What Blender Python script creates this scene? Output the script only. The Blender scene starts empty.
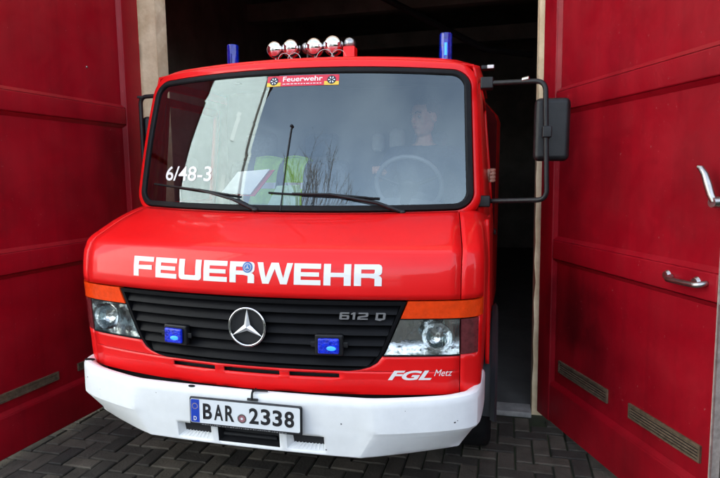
import bpy, bmesh, math, random
from mathutils import Vector, Matrix, Euler
from mathutils.geometry import tessellate_polygon
random.seed(7)
R = math.radians
S = bpy.context.scene
C = S.collection

# ------------------------------------------------------------------ camera
CAM_LOC = Vector((1.0320765, -2.2513537, 1.600))
YAW, PITCH, ROLL = -0.2252731, 0.1082104, R(-0.8)
FPX = 570.06

def cam_axes(yaw, pit, rol):
    F = Vector((math.sin(yaw)*math.cos(pit), math.cos(yaw)*math.cos(pit), -math.sin(pit)))
    Rt = Vector((math.cos(yaw), -math.sin(yaw), 0))
    U = Rt.cross(F)
    c, s = math.cos(rol), math.sin(rol)
    return Rt*c+U*s, U*c-Rt*s, F

def axes_matrix(yaw, pit, rol):
    r, u, f = cam_axes(yaw, pit, rol)
    return Matrix(((r.x, u.x, -f.x), (r.y, u.y, -f.y), (r.z, u.z, -f.z)))

cam_data = bpy.data.cameras.new('camera')
cam = bpy.data.objects.new('camera', cam_data); C.objects.link(cam)
cam.matrix_world = Matrix.Translation(CAM_LOC) @ axes_matrix(YAW, PITCH, ROLL).to_4x4()
cam_data.sensor_width = 36; cam_data.lens = FPX/720*36
cam_data.clip_start = 0.05; cam_data.clip_end = 1500
S.camera = cam

# ------------------------------------------------------------------ world, sun, exposure
SUN_EL, SUN_AZ = R(38), R(14)      # azimuth clockwise from +Y : behind the garage, the truck stands in its shade
w = bpy.data.worlds.new('World'); S.world = w; w.use_nodes = True
nt = w.node_tree; nt.nodes.clear()
wo = nt.nodes.new('ShaderNodeOutputWorld'); bg = nt.nodes.new('ShaderNodeBackground')
sky = nt.nodes.new('ShaderNodeTexSky'); sky.sky_type = 'NISHITA'; sky.sun_disc = False
sky.sun_elevation = SUN_EL; sky.sun_rotation = SUN_AZ
sky.air_density = 1.0; sky.dust_density = 4.0; sky.ozone_density = 1.5
hs = nt.nodes.new('ShaderNodeHueSaturation'); hs.inputs['Saturation'].default_value = 0.5
tcw = nt.nodes.new('ShaderNodeTexCoord'); nz = nt.nodes.new('ShaderNodeTexNoise')
nz.inputs['Scale'].default_value = 2.2; nz.inputs['Detail'].default_value = 6
rp = nt.nodes.new('ShaderNodeValToRGB')
rp.color_ramp.elements[0].position = .35; rp.color_ramp.elements[0].color = (.75, .8, .88, 1)
rp.color_ramp.elements[1].position = .7; rp.color_ramp.elements[1].color = (1.3, 1.28, 1.24, 1)
mx = nt.nodes.new('ShaderNodeMix'); mx.data_type = 'RGBA'; mx.blend_type = 'MULTIPLY'; mx.inputs[0].default_value = 1
nt.links.new(tcw.outputs['Generated'], nz.inputs['Vector']); nt.links.new(nz.outputs['Fac'], rp.inputs['Fac'])
nt.links.new(sky.outputs[0], hs.inputs['Color']); nt.links.new(hs.outputs[0], mx.inputs[6]); nt.links.new(rp.outputs[0], mx.inputs[7])
nt.links.new(mx.outputs[2], bg.inputs['Color']); bg.inputs['Strength'].default_value = 0.15
nt.links.new(bg.outputs[0], wo.inputs['Surface'])
sd = bpy.data.lights.new('sun', 'SUN'); sd.energy = 5.0; sd.angle = R(.6); sd.color = (1, .97, .93)
sun = bpy.data.objects.new('sun', sd); C.objects.link(sun)
sv = Vector((math.sin(SUN_AZ)*math.cos(SUN_EL), math.cos(SUN_AZ)*math.cos(SUN_EL), math.sin(SUN_EL)))
sun.rotation_euler = sv.to_track_quat('Z', 'Y').to_euler(); sun.location = (3, 10, 14)
S.view_settings.view_transform = 'Standard'; S.view_settings.look = 'None'
S.view_settings.gamma = 1; S.view_settings.exposure = 2.38
S.view_settings.use_curve_mapping = False
S.render.engine = 'CYCLES'

# ------------------------------------------------------------------ materials
def mat(name, col, rough=.5, metal=0., coat=0., noise=0., nscale=8., bump=0., bscale=60., spec=.5, emit=None, estr=0., rvar=0., col2=None):
    m = bpy.data.materials.new(name); m.use_nodes = True
    n = m.node_tree; b = n.nodes['Principled BSDF']
    b.inputs['Base Color'].default_value = (*col, 1); b.inputs['Roughness'].default_value = rough
    b.inputs['Metallic'].default_value = metal; b.inputs['Coat Weight'].default_value = coat
    b.inputs['Coat Roughness'].default_value = .06
    b.inputs['Specular IOR Level'].default_value = spec
    if emit: b.inputs['Emission Color'].default_value = (*emit, 1); b.inputs['Emission Strength'].default_value = estr
    tc = n.nodes.new('ShaderNodeTexCoord')
    if noise or col2:
        t = n.nodes.new('ShaderNodeTexNoise'); t.inputs['Scale'].default_value = nscale; t.inputs['Detail'].default_value = 8; t.inputs['Roughness'].default_value = .65
        r = n.nodes.new('ShaderNodeValToRGB'); r.color_ramp.elements[0].position = .32; r.color_ramp.elements[1].position = .68
        c2 = col2 or tuple(min(1, c*(1+noise)) for c in col)
        c1 = tuple(c*(1-noise) for c in col)
        r.color_ramp.elements[0].color = (*c1, 1); r.color_ramp.elements[1].color = (*c2, 1)
        n.links.new(tc.outputs['Object'], t.inputs['Vector']); n.links.new(t.outputs['Fac'], r.inputs['Fac'])
        n.links.new(r.outputs[0], b.inputs['Base Color'])
    if rvar:
        t = n.nodes.new('ShaderNodeTexNoise'); t.inputs['Scale'].default_value = 5; t.inputs['Detail'].default_value = 10
        r = n.nodes.new('ShaderNodeMapRange'); r.inputs['From Min'].default_value = .3; r.inputs['From Max'].default_value = .7
        r.inputs['To Min'].default_value = max(0, rough-rvar); r.inputs['To Max'].default_value = rough+rvar
        n.links.new(tc.outputs['Object'], t.inputs['Vector']); n.links.new(t.outputs['Fac'], r.inputs['Value']); n.links.new(r.outputs[0], b.inputs['Roughness'])
    if bump:
        t = n.nodes.new('ShaderNodeTexNoise'); t.inputs['Scale'].default_value = bscale; t.inputs['Detail'].default_value = 6
        bp = n.nodes.new('ShaderNodeBump'); bp.inputs['Strength'].default_value = bump; bp.inputs['Distance'].default_value = .01
        n.links.new(tc.outputs['Object'], t.inputs['Vector']); n.links.new(t.outputs['Fac'], bp.inputs['Height']); n.links.new(bp.outputs[0], b.inputs['Normal'])
    return m

def clear_mat(name, tint, ior=1.5, rough=.0, base_refl=.0, bump=None):
    """thin sheet of glass: see-through, with Fresnel reflection"""
    m = bpy.data.materials.new(name); m.use_nodes = True; n = m.node_tree; n.nodes.clear()
    o = n.nodes.new('ShaderNodeOutputMaterial'); t = n.nodes.new('ShaderNodeBsdfTransparent'); t.inputs[0].default_value = (*tint, 1)
    g = n.nodes.new('ShaderNodeBsdfGlossy'); g.inputs['Roughness'].default_value = rough; g.inputs['Color'].default_value = (.80, .96, 1, 1)
    f = n.nodes.new('ShaderNodeFresnel'); f.inputs['IOR'].default_value = ior
    a = n.nodes.new('ShaderNodeMath'); a.operation = 'ADD'; a.use_clamp = True; a.inputs[1].default_value = base_refl
    x = n.nodes.new('ShaderNodeMixShader')
    n.links.new(f.outputs[0], a.inputs[0]); n.links.new(a.outputs[0], x.inputs[0])
    n.links.new(t.outputs[0], x.inputs[1]); n.links.new(g.outputs[0], x.inputs[2]); n.links.new(x.outputs[0], o.inputs[0])
    if bump:
        tc = n.nodes.new('ShaderNodeTexCoord'); wv = n.nodes.new('ShaderNodeTexWave'); wv.inputs['Scale'].default_value = bump
        wv.bands_direction = 'X'; wv.inputs['Distortion'].default_value = 0
        bp = n.nodes.new('ShaderNodeBump'); bp.inputs['Strength'].default_value = .5; bp.inputs['Distance'].default_value = .01
        n.links.new(tc.outputs['Object'], wv.inputs[0]); n.links.new(wv.outputs['Fac'], bp.inputs['Height']); n.links.new(bp.outputs[0], g.inputs['Normal'])
    return m

M = {}
M['red'] = mat('red_paint', (.80, .005, .006), .45, coat=.42, noise=.04, nscale=3, rvar=.05, spec=.25)
M['bumper'] = mat('white_paint', (.84, .85, .84), .38, noise=.05, nscale=6, rvar=.08, bump=.03, bscale=90)
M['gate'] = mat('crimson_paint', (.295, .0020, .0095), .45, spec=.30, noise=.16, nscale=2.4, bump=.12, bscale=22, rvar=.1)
def weather_gate(m):
    n = m.node_tree; b = n.nodes['Principled BSDF']; lk = [l for l in n.links if l.to_socket == b.inputs['Base Color']][0]; src = lk.from_socket
    tc = n.nodes.new('ShaderNodeTexCoord')
    def nz(sc, lo, hi, det=4, vec=None):
        t = n.nodes.new('ShaderNodeTexNoise'); t.inputs['Scale'].default_value = sc; t.inputs['Detail'].default_value = det
        n.links.new(vec or tc.outputs['Object'], t.inputs['Vector']); r = n.nodes.new('ShaderNodeMapRange'); r.inputs['From Min'].default_value = lo; r.inputs['From Max'].default_value = hi
        n.links.new(t.outputs['Fac'], r.inputs['Value']); return r.outputs[0]
    def mixc(fac, a, col):
        x = n.nodes.new('ShaderNodeMix'); x.data_type = 'RGBA'; n.links.new(fac, x.inputs[0]); n.links.new(a, x.inputs[6]); x.inputs[7].default_value = (*col, 1); return x.outputs[2]
    mp = n.nodes.new('ShaderNodeMapping'); mp.inputs['Scale'].default_value = (22, 22, .7); n.links.new(tc.outputs['Object'], mp.inputs['Vector'])
    def scale(sock, k):
        q = n.nodes.new('ShaderNodeMath'); q.operation = 'MULTIPLY'; q.inputs[1].default_value = k; q.use_clamp = True; n.links.new(sock, q.inputs[0]); return q.outputs[0]
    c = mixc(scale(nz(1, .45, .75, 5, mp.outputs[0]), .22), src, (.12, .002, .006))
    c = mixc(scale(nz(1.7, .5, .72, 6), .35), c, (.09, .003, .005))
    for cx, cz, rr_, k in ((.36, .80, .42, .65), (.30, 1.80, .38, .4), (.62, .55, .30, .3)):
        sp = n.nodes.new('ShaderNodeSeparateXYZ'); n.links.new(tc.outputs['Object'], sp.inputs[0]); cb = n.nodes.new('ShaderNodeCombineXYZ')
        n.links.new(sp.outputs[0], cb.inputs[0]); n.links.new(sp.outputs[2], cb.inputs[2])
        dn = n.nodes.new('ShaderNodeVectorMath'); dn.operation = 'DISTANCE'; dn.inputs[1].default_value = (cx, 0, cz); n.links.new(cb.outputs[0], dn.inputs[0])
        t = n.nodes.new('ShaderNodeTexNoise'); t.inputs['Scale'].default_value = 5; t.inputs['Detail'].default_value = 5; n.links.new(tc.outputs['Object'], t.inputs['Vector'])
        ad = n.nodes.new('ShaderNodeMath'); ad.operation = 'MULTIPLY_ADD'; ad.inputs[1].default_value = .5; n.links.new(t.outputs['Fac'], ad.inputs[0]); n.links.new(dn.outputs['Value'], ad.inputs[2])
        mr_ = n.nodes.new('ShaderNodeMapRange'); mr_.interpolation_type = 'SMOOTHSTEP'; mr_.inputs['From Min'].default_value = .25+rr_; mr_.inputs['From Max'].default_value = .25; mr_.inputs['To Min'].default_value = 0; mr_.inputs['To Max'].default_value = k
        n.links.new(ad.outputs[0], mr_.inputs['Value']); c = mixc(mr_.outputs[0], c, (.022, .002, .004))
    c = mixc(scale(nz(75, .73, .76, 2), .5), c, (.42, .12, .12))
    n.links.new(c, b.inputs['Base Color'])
weather_gate(M['gate'])
M['gate_edge'] = mat('gate_edge_wood', (.34, .28, .24), .7, noise=.3, nscale=30)
M['black'] = mat('black_plastic', (.009, .009, .010), .42, spec=.35, noise=.25, nscale=20, bump=.05, bscale=250)
M['rubber'] = mat('rubber', (.008, .008, .009), .65, spec=.2, noise=.3, nscale=15)
M['grille'] = mat('grille_plastic', (.0045, .0045, .0055), .5, spec=.13, noise=.2, nscale=14, bump=.04, bscale=200)
M['void'] = mat('dark_metal', (.008, .008, .009), .8)
M['chrome'] = mat('chrome', (.82, .83, .84), .07, metal=1)
M['star'] = mat('satin_chrome', (.86, .86, .86), .38, metal=.75)
M['steel'] = mat('brushed_steel', (.45, .44, .42), .32, metal=1, noise=.15, nscale=25)
M['brass'] = mat('old_brass', (.17, .125, .08), .5, metal=.4, noise=.4, nscale=40)
M['reflector'] = mat('reflector', (.92, .94, .93), .12, metal=1, bump=1.0, bscale=15)
M['shaded_red'] = mat('shaded_red_paint', (.07, .003, .004), .9, spec=.1, noise=.2)  # darker copy of the red paint, garage shade put into its colour
M['white'] = mat('white_film', (.80, .79, .77), .45, noise=.03)
M['silver'] = mat('silver_lettering', (.42, .42, .43), .3, metal=.7)
M['plate'] = mat('plate_white', (.74, .77, .78), .35, noise=.04)
M['eu'] = mat('plate_blue', (.01, .05, .42), .4)
M['greyp'] = mat('grey_plastic', (.028, .03, .034), .5, noise=.15)
M['ink'] = mat('plate_black', (.01, .01, .012), .5)
M['amber'] = mat('amber_lens', (.85, .055, .004), .2, coat=.5, noise=.14, nscale=30, bump=.3, bscale=30)
M['lampred'] = mat('corner_reflector', (.20, .04, .045), .2, coat=1, noise=.3, nscale=40, bump=.4, bscale=40, metal=.4)
M['blue'] = mat('blue_lens', (.004, .014, .26), .12, coat=.6, noise=.6, nscale=35, emit=(.0, .03, 1), estr=.012)
M['strobe'] = mat('strobe_lens', (.003, .018, .42), .15, coat=.5, noise=.75, nscale=70, bump=.5, bscale=90, emit=(0, .03, 1), estr=.03)
M['bluelit'] = mat('blue_lamp_lit', (.02, .12, .9), .15, emit=(.02, .16, 1), estr=.55)
M['yellow'] = mat('yellow_film', (.75, .5, .05), .5, noise=.2, nscale=60)
M['stickred'] = mat('red_film', (.62, .02, .05), .5, noise=.1)
M['glass'] = clear_mat('windscreen_glass', (.93, .96, .95), ior=1.6, base_refl=.075)
M['sideglass'] = clear_mat('side_glass', (.75, .8, .78), ior=1.5)
M['lens'] = clear_mat('lamp_lens', (.92, .94, .94), ior=1.5, rough=.06, base_refl=.05, bump=26)
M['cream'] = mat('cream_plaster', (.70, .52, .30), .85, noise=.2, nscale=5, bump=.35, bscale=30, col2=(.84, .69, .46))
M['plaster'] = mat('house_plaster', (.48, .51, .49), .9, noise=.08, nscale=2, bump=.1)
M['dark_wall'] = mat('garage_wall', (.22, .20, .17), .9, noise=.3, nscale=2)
M['concrete'] = mat('garage_floor', (.115, .113, .105), .7, noise=.2, nscale=3, bump=.15, bscale=30)
M['kerb'] = mat('kerb_concrete', (.30, .29, .27), .85, noise=.25, nscale=12, bump=.3)
M['joint'] = mat('joint_sand', (.035, .031, .024), .95, noise=.5, nscale=4, col2=(.035, .050, .018))
M['yard'] = mat('yard_asphalt', (.06, .06, .06), .9, noise=.25, nscale=3, bump=.3)
M['wheelgrey'] = mat('grey_wheel_rim', (.17, .18, .19), .45)
M['seat'] = mat('seat_fabric', (.05, .06, .08), .9, noise=.3, nscale=40)
M['dash'] = mat('dash_plastic', (.17, .19, .20), .6, noise=.1)
M['pale'] = mat('pale_fabric', (.17, .18, .18), .9, noise=.1)
M['hivis'] = mat('hivis_fabric', (.40, .72, .06), .75, noise=.15, nscale=20)
M['reflex'] = mat('reflective_tape', (.6, .6, .6), .4)
M['paper'] = mat('paper', (.9, .9, .9), .8, noise=.04)
M['greenpaper'] = mat('green_paper', (.55, .75, .50), .8, noise=.1, nscale=20)
M['skin'] = mat('skin', (.42, .23, .16), .5, noise=.08, nscale=25)
M['navy'] = mat('navy_cloth', (.02, .028, .05), .85, noise=.25, nscale=40)
M['hair'] = mat('brown_hair', (.035, .022, .014), .7, noise=.4, nscale=60)
M['eye'] = mat('eye_white', (.30, .27, .25), .4)
M['lip'] = mat('lip', (.38, .13, .11), .5)
M['bark'] = mat('bark', (.06, .048, .038), .9, noise=.4, nscale=8, bump=.4)
M['rooft'] = mat('roof_tile', (.20, .07, .04), .8, noise=.3, nscale=6)
M['shutter'] = mat('pale_shutter', (.66, .67, .64), .7)
M['winglass'] = mat('window_glass', (.03, .04, .05), .05, spec=.8)
M['chip'] = mat('chipped_paint', (.05, .045, .045), .8)
M['underbody'] = mat('underbody', (.02, .02, .02), .9)

# paving: each paver its own tone
m = mat('paver', (.05, .047, .042), .82, bump=.5, bscale=70); n = m.node_tree; b = n.nodes['Principled BSDF']
gi = n.nodes.new('ShaderNodeNewGeometry'); r_ = n.nodes.new('ShaderNodeValToRGB')
r_.color_ramp.elements[0].color = (.035, .031, .025, 1); r_.color_ramp.elements[1].color = (.115, .098, .074, 1)
nz = n.nodes.new('ShaderNodeTexNoise'); nz.inputs['Scale'].default_value = 9; nz.inputs['Detail'].default_value = 8
tc = n.nodes.new('ShaderNodeTexCoord'); mm = n.nodes.new('ShaderNodeMix'); mm.data_type = 'RGBA'; mm.blend_type = 'MULTIPLY'; mm.inputs[0].default_value = .8
rr = n.nodes.new('ShaderNodeValToRGB'); rr.color_ramp.elements[0].position = .3; rr.color_ramp.elements[0].color = (.45, .45, .42, 1); rr.color_ramp.elements[1].position = .65
n.links.new(gi.outputs['Random Per Island'], r_.inputs['Fac']); n.links.new(tc.outputs['Object'], nz.inputs['Vector']); n.links.new(nz.outputs['Fac'], rr.inputs['Fac'])
n.links.new(r_.outputs[0], mm.inputs[6]); n.links.new(rr.outputs[0], mm.inputs[7]); n.links.new(mm.outputs[2], b.inputs['Base Color'])
M['paver'] = m

# ------------------------------------------------------------------ object helpers
def tag(o, label=None, cat=None, group=None, kind=None):
    if label: o['label'] = label
    if cat: o['category'] = cat
    if group: o['group'] = group
    if kind: o['kind'] = kind
    return o

def empty(name, loc=(0, 0, 0), rz=0):
    o = bpy.data.objects.new(name, None); o.empty_display_size = .2; C.objects.link(o)
    o.location = loc; o.rotation_euler = (0, 0, rz); return o

def finish(name, bm, material, parent=None, smooth=None, bevel=0., solid=0., seg=2):
    """smooth: None flat, else angle in degrees above which an edge stays sharp"""
    bmesh.ops.recalc_face_normals(bm, faces=bm.faces) if bm.faces else None
    if smooth is not None:
        lim = R(smooth)
        for f in bm.faces: f.smooth = True
        for e in bm.edges:
            if len(e.link_faces) == 2 and e.calc_face_angle(0) > lim: e.smooth = False
    me = bpy.data.meshes.new(name); bm.to_mesh(me); bm.free()
    o = bpy.data.objects.new(name, me); C.objects.link(o)
    me.materials.append(M[material] if isinstance(material, str) else material)
    if parent: o.parent = parent
    if solid:
        md = o.modifiers.new('thickness', 'SOLIDIFY'); md.thickness = abs(solid); md.offset = -1 if solid > 0 else 1
    if bevel:
        md = o.modifiers.new('bevel', 'BEVEL'); md.width = bevel; md.segments = seg; md.limit_method = 'ANGLE'; md.angle_limit = R(35)
        md.harden_normals = False
        if smooth is None:
            for p in me.polygons: p.use_smooth = True
            for e in me.edges: pass
            o.modifiers.new('wn', 'WEIGHTED_NORMAL')
    return o

def box(bm, x0, x1, y0, y1, z0, z1, mtx=None):
    vs = [Vector(p) for p in ((x0, y0, z0), (x1, y0, z0), (x1, y1, z0), (x0, y1, z0), (x0, y0, z1), (x1, y0, z1), (x1, y1, z1), (x0, y1, z1))]
    if mtx: vs = [mtx @ v for v in vs]
    v = [bm.verts.new(p) for p in vs]
    for f in ((3, 2, 1, 0), (4, 5, 6, 7), (0, 1, 5, 4), (1, 2, 6, 5), (2, 3, 7, 6), (3, 0, 4, 7)): bm.faces.new([v[i] for i in f])

def tube(bm, pts, rad, seg=12, cap=True):
    pts = [Vector(p) for p in pts]; rads = rad if isinstance(rad, (list, tuple)) else [rad]*len(pts)
    rings = []; prev = None
    for i, p in enumerate(pts):
        d = (pts[min(i+1, len(pts)-1)]-pts[max(i-1, 0)]).normalized()
        if prev is None:
            a = d.orthogonal().normalized()
        else:
            a = (prev-d*prev.dot(d)).normalized()
        prev = a; b2 = d.cross(a)
        rings.append([bm.verts.new(p+(a*math.cos(t)+b2*math.sin(t))*rads[i]) for t in [2*math.pi*k/seg for k in range(seg)]])
    for A, B in zip(rings, rings[1:]):
        for k in range(seg): bm.faces.new((A[k], A[(k+1) % seg], B[(k+1) % seg], B[k]))
    if cap: bm.faces.new(rings[0][::-1]); bm.faces.new(rings[-1])

def arc_path(pts, rad, n=6):
    """polyline with rounded corners"""
    pts = [Vector(p) for p in pts]; out = [pts[0]]
    for a, b, c in zip(pts, pts[1:], pts[2:]):
        u = (a-b).normalized(); v = (c-b).normalized(); p0 = b+u*rad; p2 = b+v*rad
        for k in range(n+1):
            t = k/n; out.append(p0*(1-t)**2+b*2*t*(1-t)+p2*t*t)
    out.append(pts[-1]); return out

def grid(bm, f, us, vs, skip=None):
    P = [[bm.verts.new(f(u, v)) for u in us] for v in vs]
    for j in range(len(vs)-1):
        for i in range(len(us)-1):
            if skip and skip((us[i]+us[i+1])/2, (vs[j]+vs[j+1])/2): continue
            try: bm.faces.new((P[j][i], P[j][i+1], P[j+1][i+1], P[j+1][i]))
            except ValueError: pass
    lone = [v for v in bm.verts if not v.link_faces]
    for v in lone: bm.verts.remove(v)

def sphere(bm, c, r, sx=1, sy=1, sz=1, u=24, v=16, rot=None):
    mt = Matrix.Translation(c) @ (rot.to_4x4() if rot else Matrix.Identity(4)) @ Matrix.Diagonal((r*sx, r*sy, r*sz, 1))
    bmesh.ops.create_uvsphere(bm, u_segments=u, v_segments=v, radius=1, matrix=mt)

def lathe(bm, prof, mtx, seg=32, cap=True):
    rings = []
    for r, h in prof:
        rings.append([bm.verts.new(mtx @ Vector((r*math.cos(t), r*math.sin(t), h))) for t in [2*math.pi*k/seg for k in range(seg)]])
    for A, B in zip(rings, rings[1:]):
        for k in range(seg): bm.faces.new((A[k], A[(k+1) % seg], B[(k+1) % seg], B[k]))
    if cap: bm.faces.new(rings[0][::-1]); bm.faces.new(rings[-1])

def frange(a, b, n): return [a+(b-a)*i/(n-1) for i in range(n)]

#SURF
def crom(tab, x):
    """Catmull-Rom through a table [(x, v0, v1..)] (non-uniform x, monotone tangents by finite difference)"""
    n = len(tab)
    if x <= tab[0][0]: i = 0
    elif x >= tab[-1][0]: i = n-2
    else:
        i = max(k for k in range(n-1) if tab[k][0] <= x)
    x0, x1 = tab[i][0], tab[i+1][0]; t = (x-x0)/(x1-x0); h = x1-x0
    if t < 0 or t > 1:
        return [a+(b-a)*t for a, b in zip(tab[i][1:], tab[i+1][1:])]
    out = []
    for k in range(1, len(tab[0])):
        p0, p1 = tab[i][k], tab[i+1][k]
        m0 = (tab[i+1][k]-tab[i-1][k])/(tab[i+1][0]-tab[i-1][0]) if i > 0 else (p1-p0)/h
        m1 = (tab[i+2][k]-tab[i][k])/(tab[i+2][0]-tab[i][0]) if i < n-2 else (p1-p0)/h
        if i == 0: m0 = 0 if abs(tab[0][0]) < 1e-9 and k > 1 else m0
        t2, t3 = t*t, t*t*t
        out.append((2*t3-3*t2+1)*p0+(t3-2*t2+t)*h*m0+(-2*t3+3*t2)*p1+(t3-t2)*h*m1)
    return out

def lin(tab, x):
    if x <= tab[0][0]: return tab[0][1]
    for a, b in zip(tab, tab[1:]):
        if x <= b[0]: return a[1]+(b[1]-a[1])*(x-a[0])/(b[0]-a[0])
    return tab[-1][1]

PLAN = [(0, 0, .040), (.3, .3, .056), (.6, .6, .102), (.85, .85, .165), (.94, .94, .203), (.985, .985, .240), (1.02, 1.003, .275), (1.1, 1.015, .345), (1.2, 1.02, .45), (1.5, 1.028, .75)]
DZ = [(.53, .045), (.62, .032), (.68, .027), (.75, .017), (.85, .008), (.95, .0), (1.03, -.008), (1.10, -.002), (1.14, .008), (1.17, .028)]
def front(s, z, off=0.):
    """point of the truck's front skin; s is x near the middle and runs round the corner beyond 1"""
    a = abs(s); x, y = crom(PLAN, a); e = 1e-3
    x2, y2 = crom(PLAN, a+e); tx, ty = (x2-x), (y2-y); L = math.hypot(tx, ty); nx, ny = ty/L, -tx/L
    d = lin(DZ, z)
    k = max(0, 1-max(0, a-.98)/.2)
    x += nx*off - d*.25*(1-k); y += ny*off + d*k
    return ((x if s >= 0 else -x), y, z)

# windscreen: s across -1..1, t bottom 0 .. top 1 (gasket's outer edge)
def ws(s, t, off=0.):
    a = abs(s)
    xb, yb, zb = .950*s, .500+.195*a**2.2, 1.330+.016*a*a
    xt, yt, zt = .912*s, .705+.165*a**2.2, 2.082-.020*a*a
    x, y, z = xb+(xt-xb)*t, yb+(yt-yb)*t-.018*math.sin(math.pi*max(0, min(1, t))), zb+(zt-zb)*t
    nx, ny, nz = .38*s, -.90, .25
    L = math.sqrt(nx*nx+ny*ny+nz*nz)
    return (x+nx/L*off, y+ny/L*off, z+nz/L*off)
#ENDSURF

def mirror_span(f, s0, s1, n):
    return frange(s0, s1, n)

def patch(bm, zs, sl, sr, off=0., n=16, surf=front):
    """front-skin patch between sl(z) and sr(z)"""
    rows = []
    for z in zs:
        a, b_ = sl(z), sr(z); rows.append([bm.verts.new(surf(a+(b_-a)*i/n, z, off)) for i in range(n+1)])
    for A, B in zip(rows, rows[1:]):
        for i in range(n): bm.faces.new((A[i], A[i+1], B[i+1], B[i]))
    return rows

def slab(bm, zs, sl, sr, off, depth, n=16, surf=front):
    """closed plate following the skin: front sheet, back sheet and rim"""
    A = patch(bm, zs, sl, sr, off, n, surf); B = patch(bm, zs, sl, sr, off-depth, n, surf)
    def strip(a, b_):
        for i in range(len(a)-1): bm.faces.new((a[i], b_[i], b_[i+1], a[i+1]))
    strip(A[0], B[0]); strip(B[-1], A[-1])
    strip([r[0] for r in B], [r[0] for r in A]); strip([r[-1] for r in A], [r[-1] for r in B])

# ------------------------------------------------------------------ lettering
def text_geo(txt, shear=0., bold=.0, spacing=1.):
    cu = bpy.data.curves.new('txt', 'FONT'); cu.body = txt; cu.size = 1; cu.shear = shear; cu.offset = bold; cu.space_character = spacing
    cu.resolution_u = 5
    o = bpy.data.objects.new('txt', cu); C.objects.link(o)
    dg = bpy.context.evaluated_depsgraph_get(); me = bpy.data.meshes.new_from_object(o.evaluated_get(dg))
    bm = bmesh.new(); bm.from_mesh(me); bpy.data.objects.remove(o); bpy.data.curves.remove(cu); bpy.data.meshes.remove(me)
    return bm

def poly_geo(polys):
    bm = bmesh.new()
    for p in polys:
        vs = [bm.verts.new((x, y, 0)) for x, y in p]
        for t in tessellate_polygon([[Vector((x, y, 0)) for x, y in p]]):
            try: bm.faces.new([vs[i] for i in t])
            except ValueError: pass
    return bm

def place_geo(bm, box2, f, sub=.03, fit=None):
    """scale flat geometry so that its bounds fill box2 = (u0,u1,v0,v1), then lay it on the surface f(u,v)"""
    xs = [v.co.x for v in bm.verts]; ys = [v.co.y for v in bm.verts]
    x0, x1, y0, y1 = fit or (min(xs), max(xs), min(ys), max(ys)); u0, u1, v0, v1 = box2
    for v in bm.verts:
        v.co.x = u0+(v.co.x-x0)/(x1-x0)*(u1-u0); v.co.y = v0+(v.co.y-y0)/(y1-y0)*(v1-v0); v.co.z = 0
    for _ in range(5):
        es = [e for e in bm.edges if e.calc_length() > sub]
        if not es: break
        bmesh.ops.subdivide_edges(bm, edges=es, cuts=1); bmesh.ops.triangulate(bm, faces=[f_ for f_ in bm.faces if len(f_.verts) > 4])
    for v in bm.verts: v.co = Vector(f(v.co.x, v.co.y))
    return bm

def rnd(x0, x1, y0, y1, rr, which='abcd', n=4):
    """rectangle with chosen round corners a=bl b=br c=tr d=tl"""
    P = []
    for key, cx, cy, sx, sy, a0 in (('a', x0, y0, 1, 1, 180), ('b', x1, y0, -1, 1, 270), ('c', x1, y1, -1, -1, 0), ('d', x0, y1, 1, -1, 90)):
        if key in which:
            for k in range(n+1):
                t = R(a0+90*k/n); P.append((cx+sx*rr+rr*math.cos(t), cy+sy*rr+rr*math.sin(t)))
        else: P.append((cx, cy))
    return P
TV, TH = .31, .235      # stroke widths of the wide capitals
def wide_letter(ch, W=1.2):
    if ch == 'F': return [[(0, 0), (TV, 0), (TV, .36), (W*.92, .36), (W*.92, .36+TH), (TV, .56), (TV, 1-TH), (W, 1-TH), (W, 1), (0, 1)]]
    if ch == 'E': return [[(0, 0), (W, 0), (W, TH), (TV, TH), (TV, .4), (W*.94, .4), (W*.94, .6), (TV, .6), (TV, 1-TH), (W, 1-TH), (W, 1), (0, 1)]]
    if ch == 'H': return [[(0, 0), (TV, 0), (TV, .4), (W-TV, .4), (W-TV, 0), (W, 0), (W, 1), (W-TV, 1), (W-TV, .6), (TV, .6), (TV, 1), (0, 1)]]
    if ch == 'U':
        o = [(0, 1), (0, .14), (.04, .05), (.14, 0), (W-.14, 0), (W-.04, .05), (W, .14), (W, 1), (W-TV, 1), (W-TV, .25), (W-TV-.05, TH), (TV+.05, TH), (TV, .25), (TV, 1)]
        return [o]
    if ch == 'R':
        return [[(0, 0), (TV, 0), (TV, 1-TH), (W-TV-.04, 1-TH), (W-TV, .76), (W-TV, .62), (W-TV-.04, .58), (TV+.001, .58), (TV+.001, .38), (W*.55, .38), (W-TV, .34), (W-TV, 0), (W, 0), (W, .36), (W-.06, .45), (W-.14, .48), (W-.05, .53), (W, .62), (W, .86), (W-.04, .95), (W-.14, 1), (0, 1)]]
    if ch == 'W':
        w2 = W*1.38; a = .27
        return [[(.26, 0), (.26+.3, 0), (w2/2, .72), (w2-.56, 0), (w2-.26, 0), (w2, 1), (w2-a, 1), (w2-.42, .28), (w2/2+.17, 1), (w2/2-.17, 1), (.42, .28), (a, 1), (0, 1)]]
def wide_word(word, gap=.13):
    polys = []; x = 0
    for ch in word:
        ps = wide_letter(ch); wd = max(p[0] for q in ps for p in q)
        polys += [[(px+x, py) for px, py in q] for q in ps]; x += wd+(gap if ch != 'W' else .06)
    return poly_geo(polys)

# ------------------------------------------------------------------ setting: yard, paving, garage
bm = bmesh.new(); grid(bm, lambda u, v: (u, v, -.03), frange(-300, 300, 13), frange(-300, 300, 13))
tag(finish('ground', bm, 'yard'), kind='structure')
GA = R(-1.3)       # the garage front is very slightly turned
def gw(x, y, z=0):               # garage-local to world; local origin = middle of the opening
    c, s = math.cos(GA), math.sin(GA); return (c*x-s*y, 1.64+s*x+c*y, z)

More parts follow.
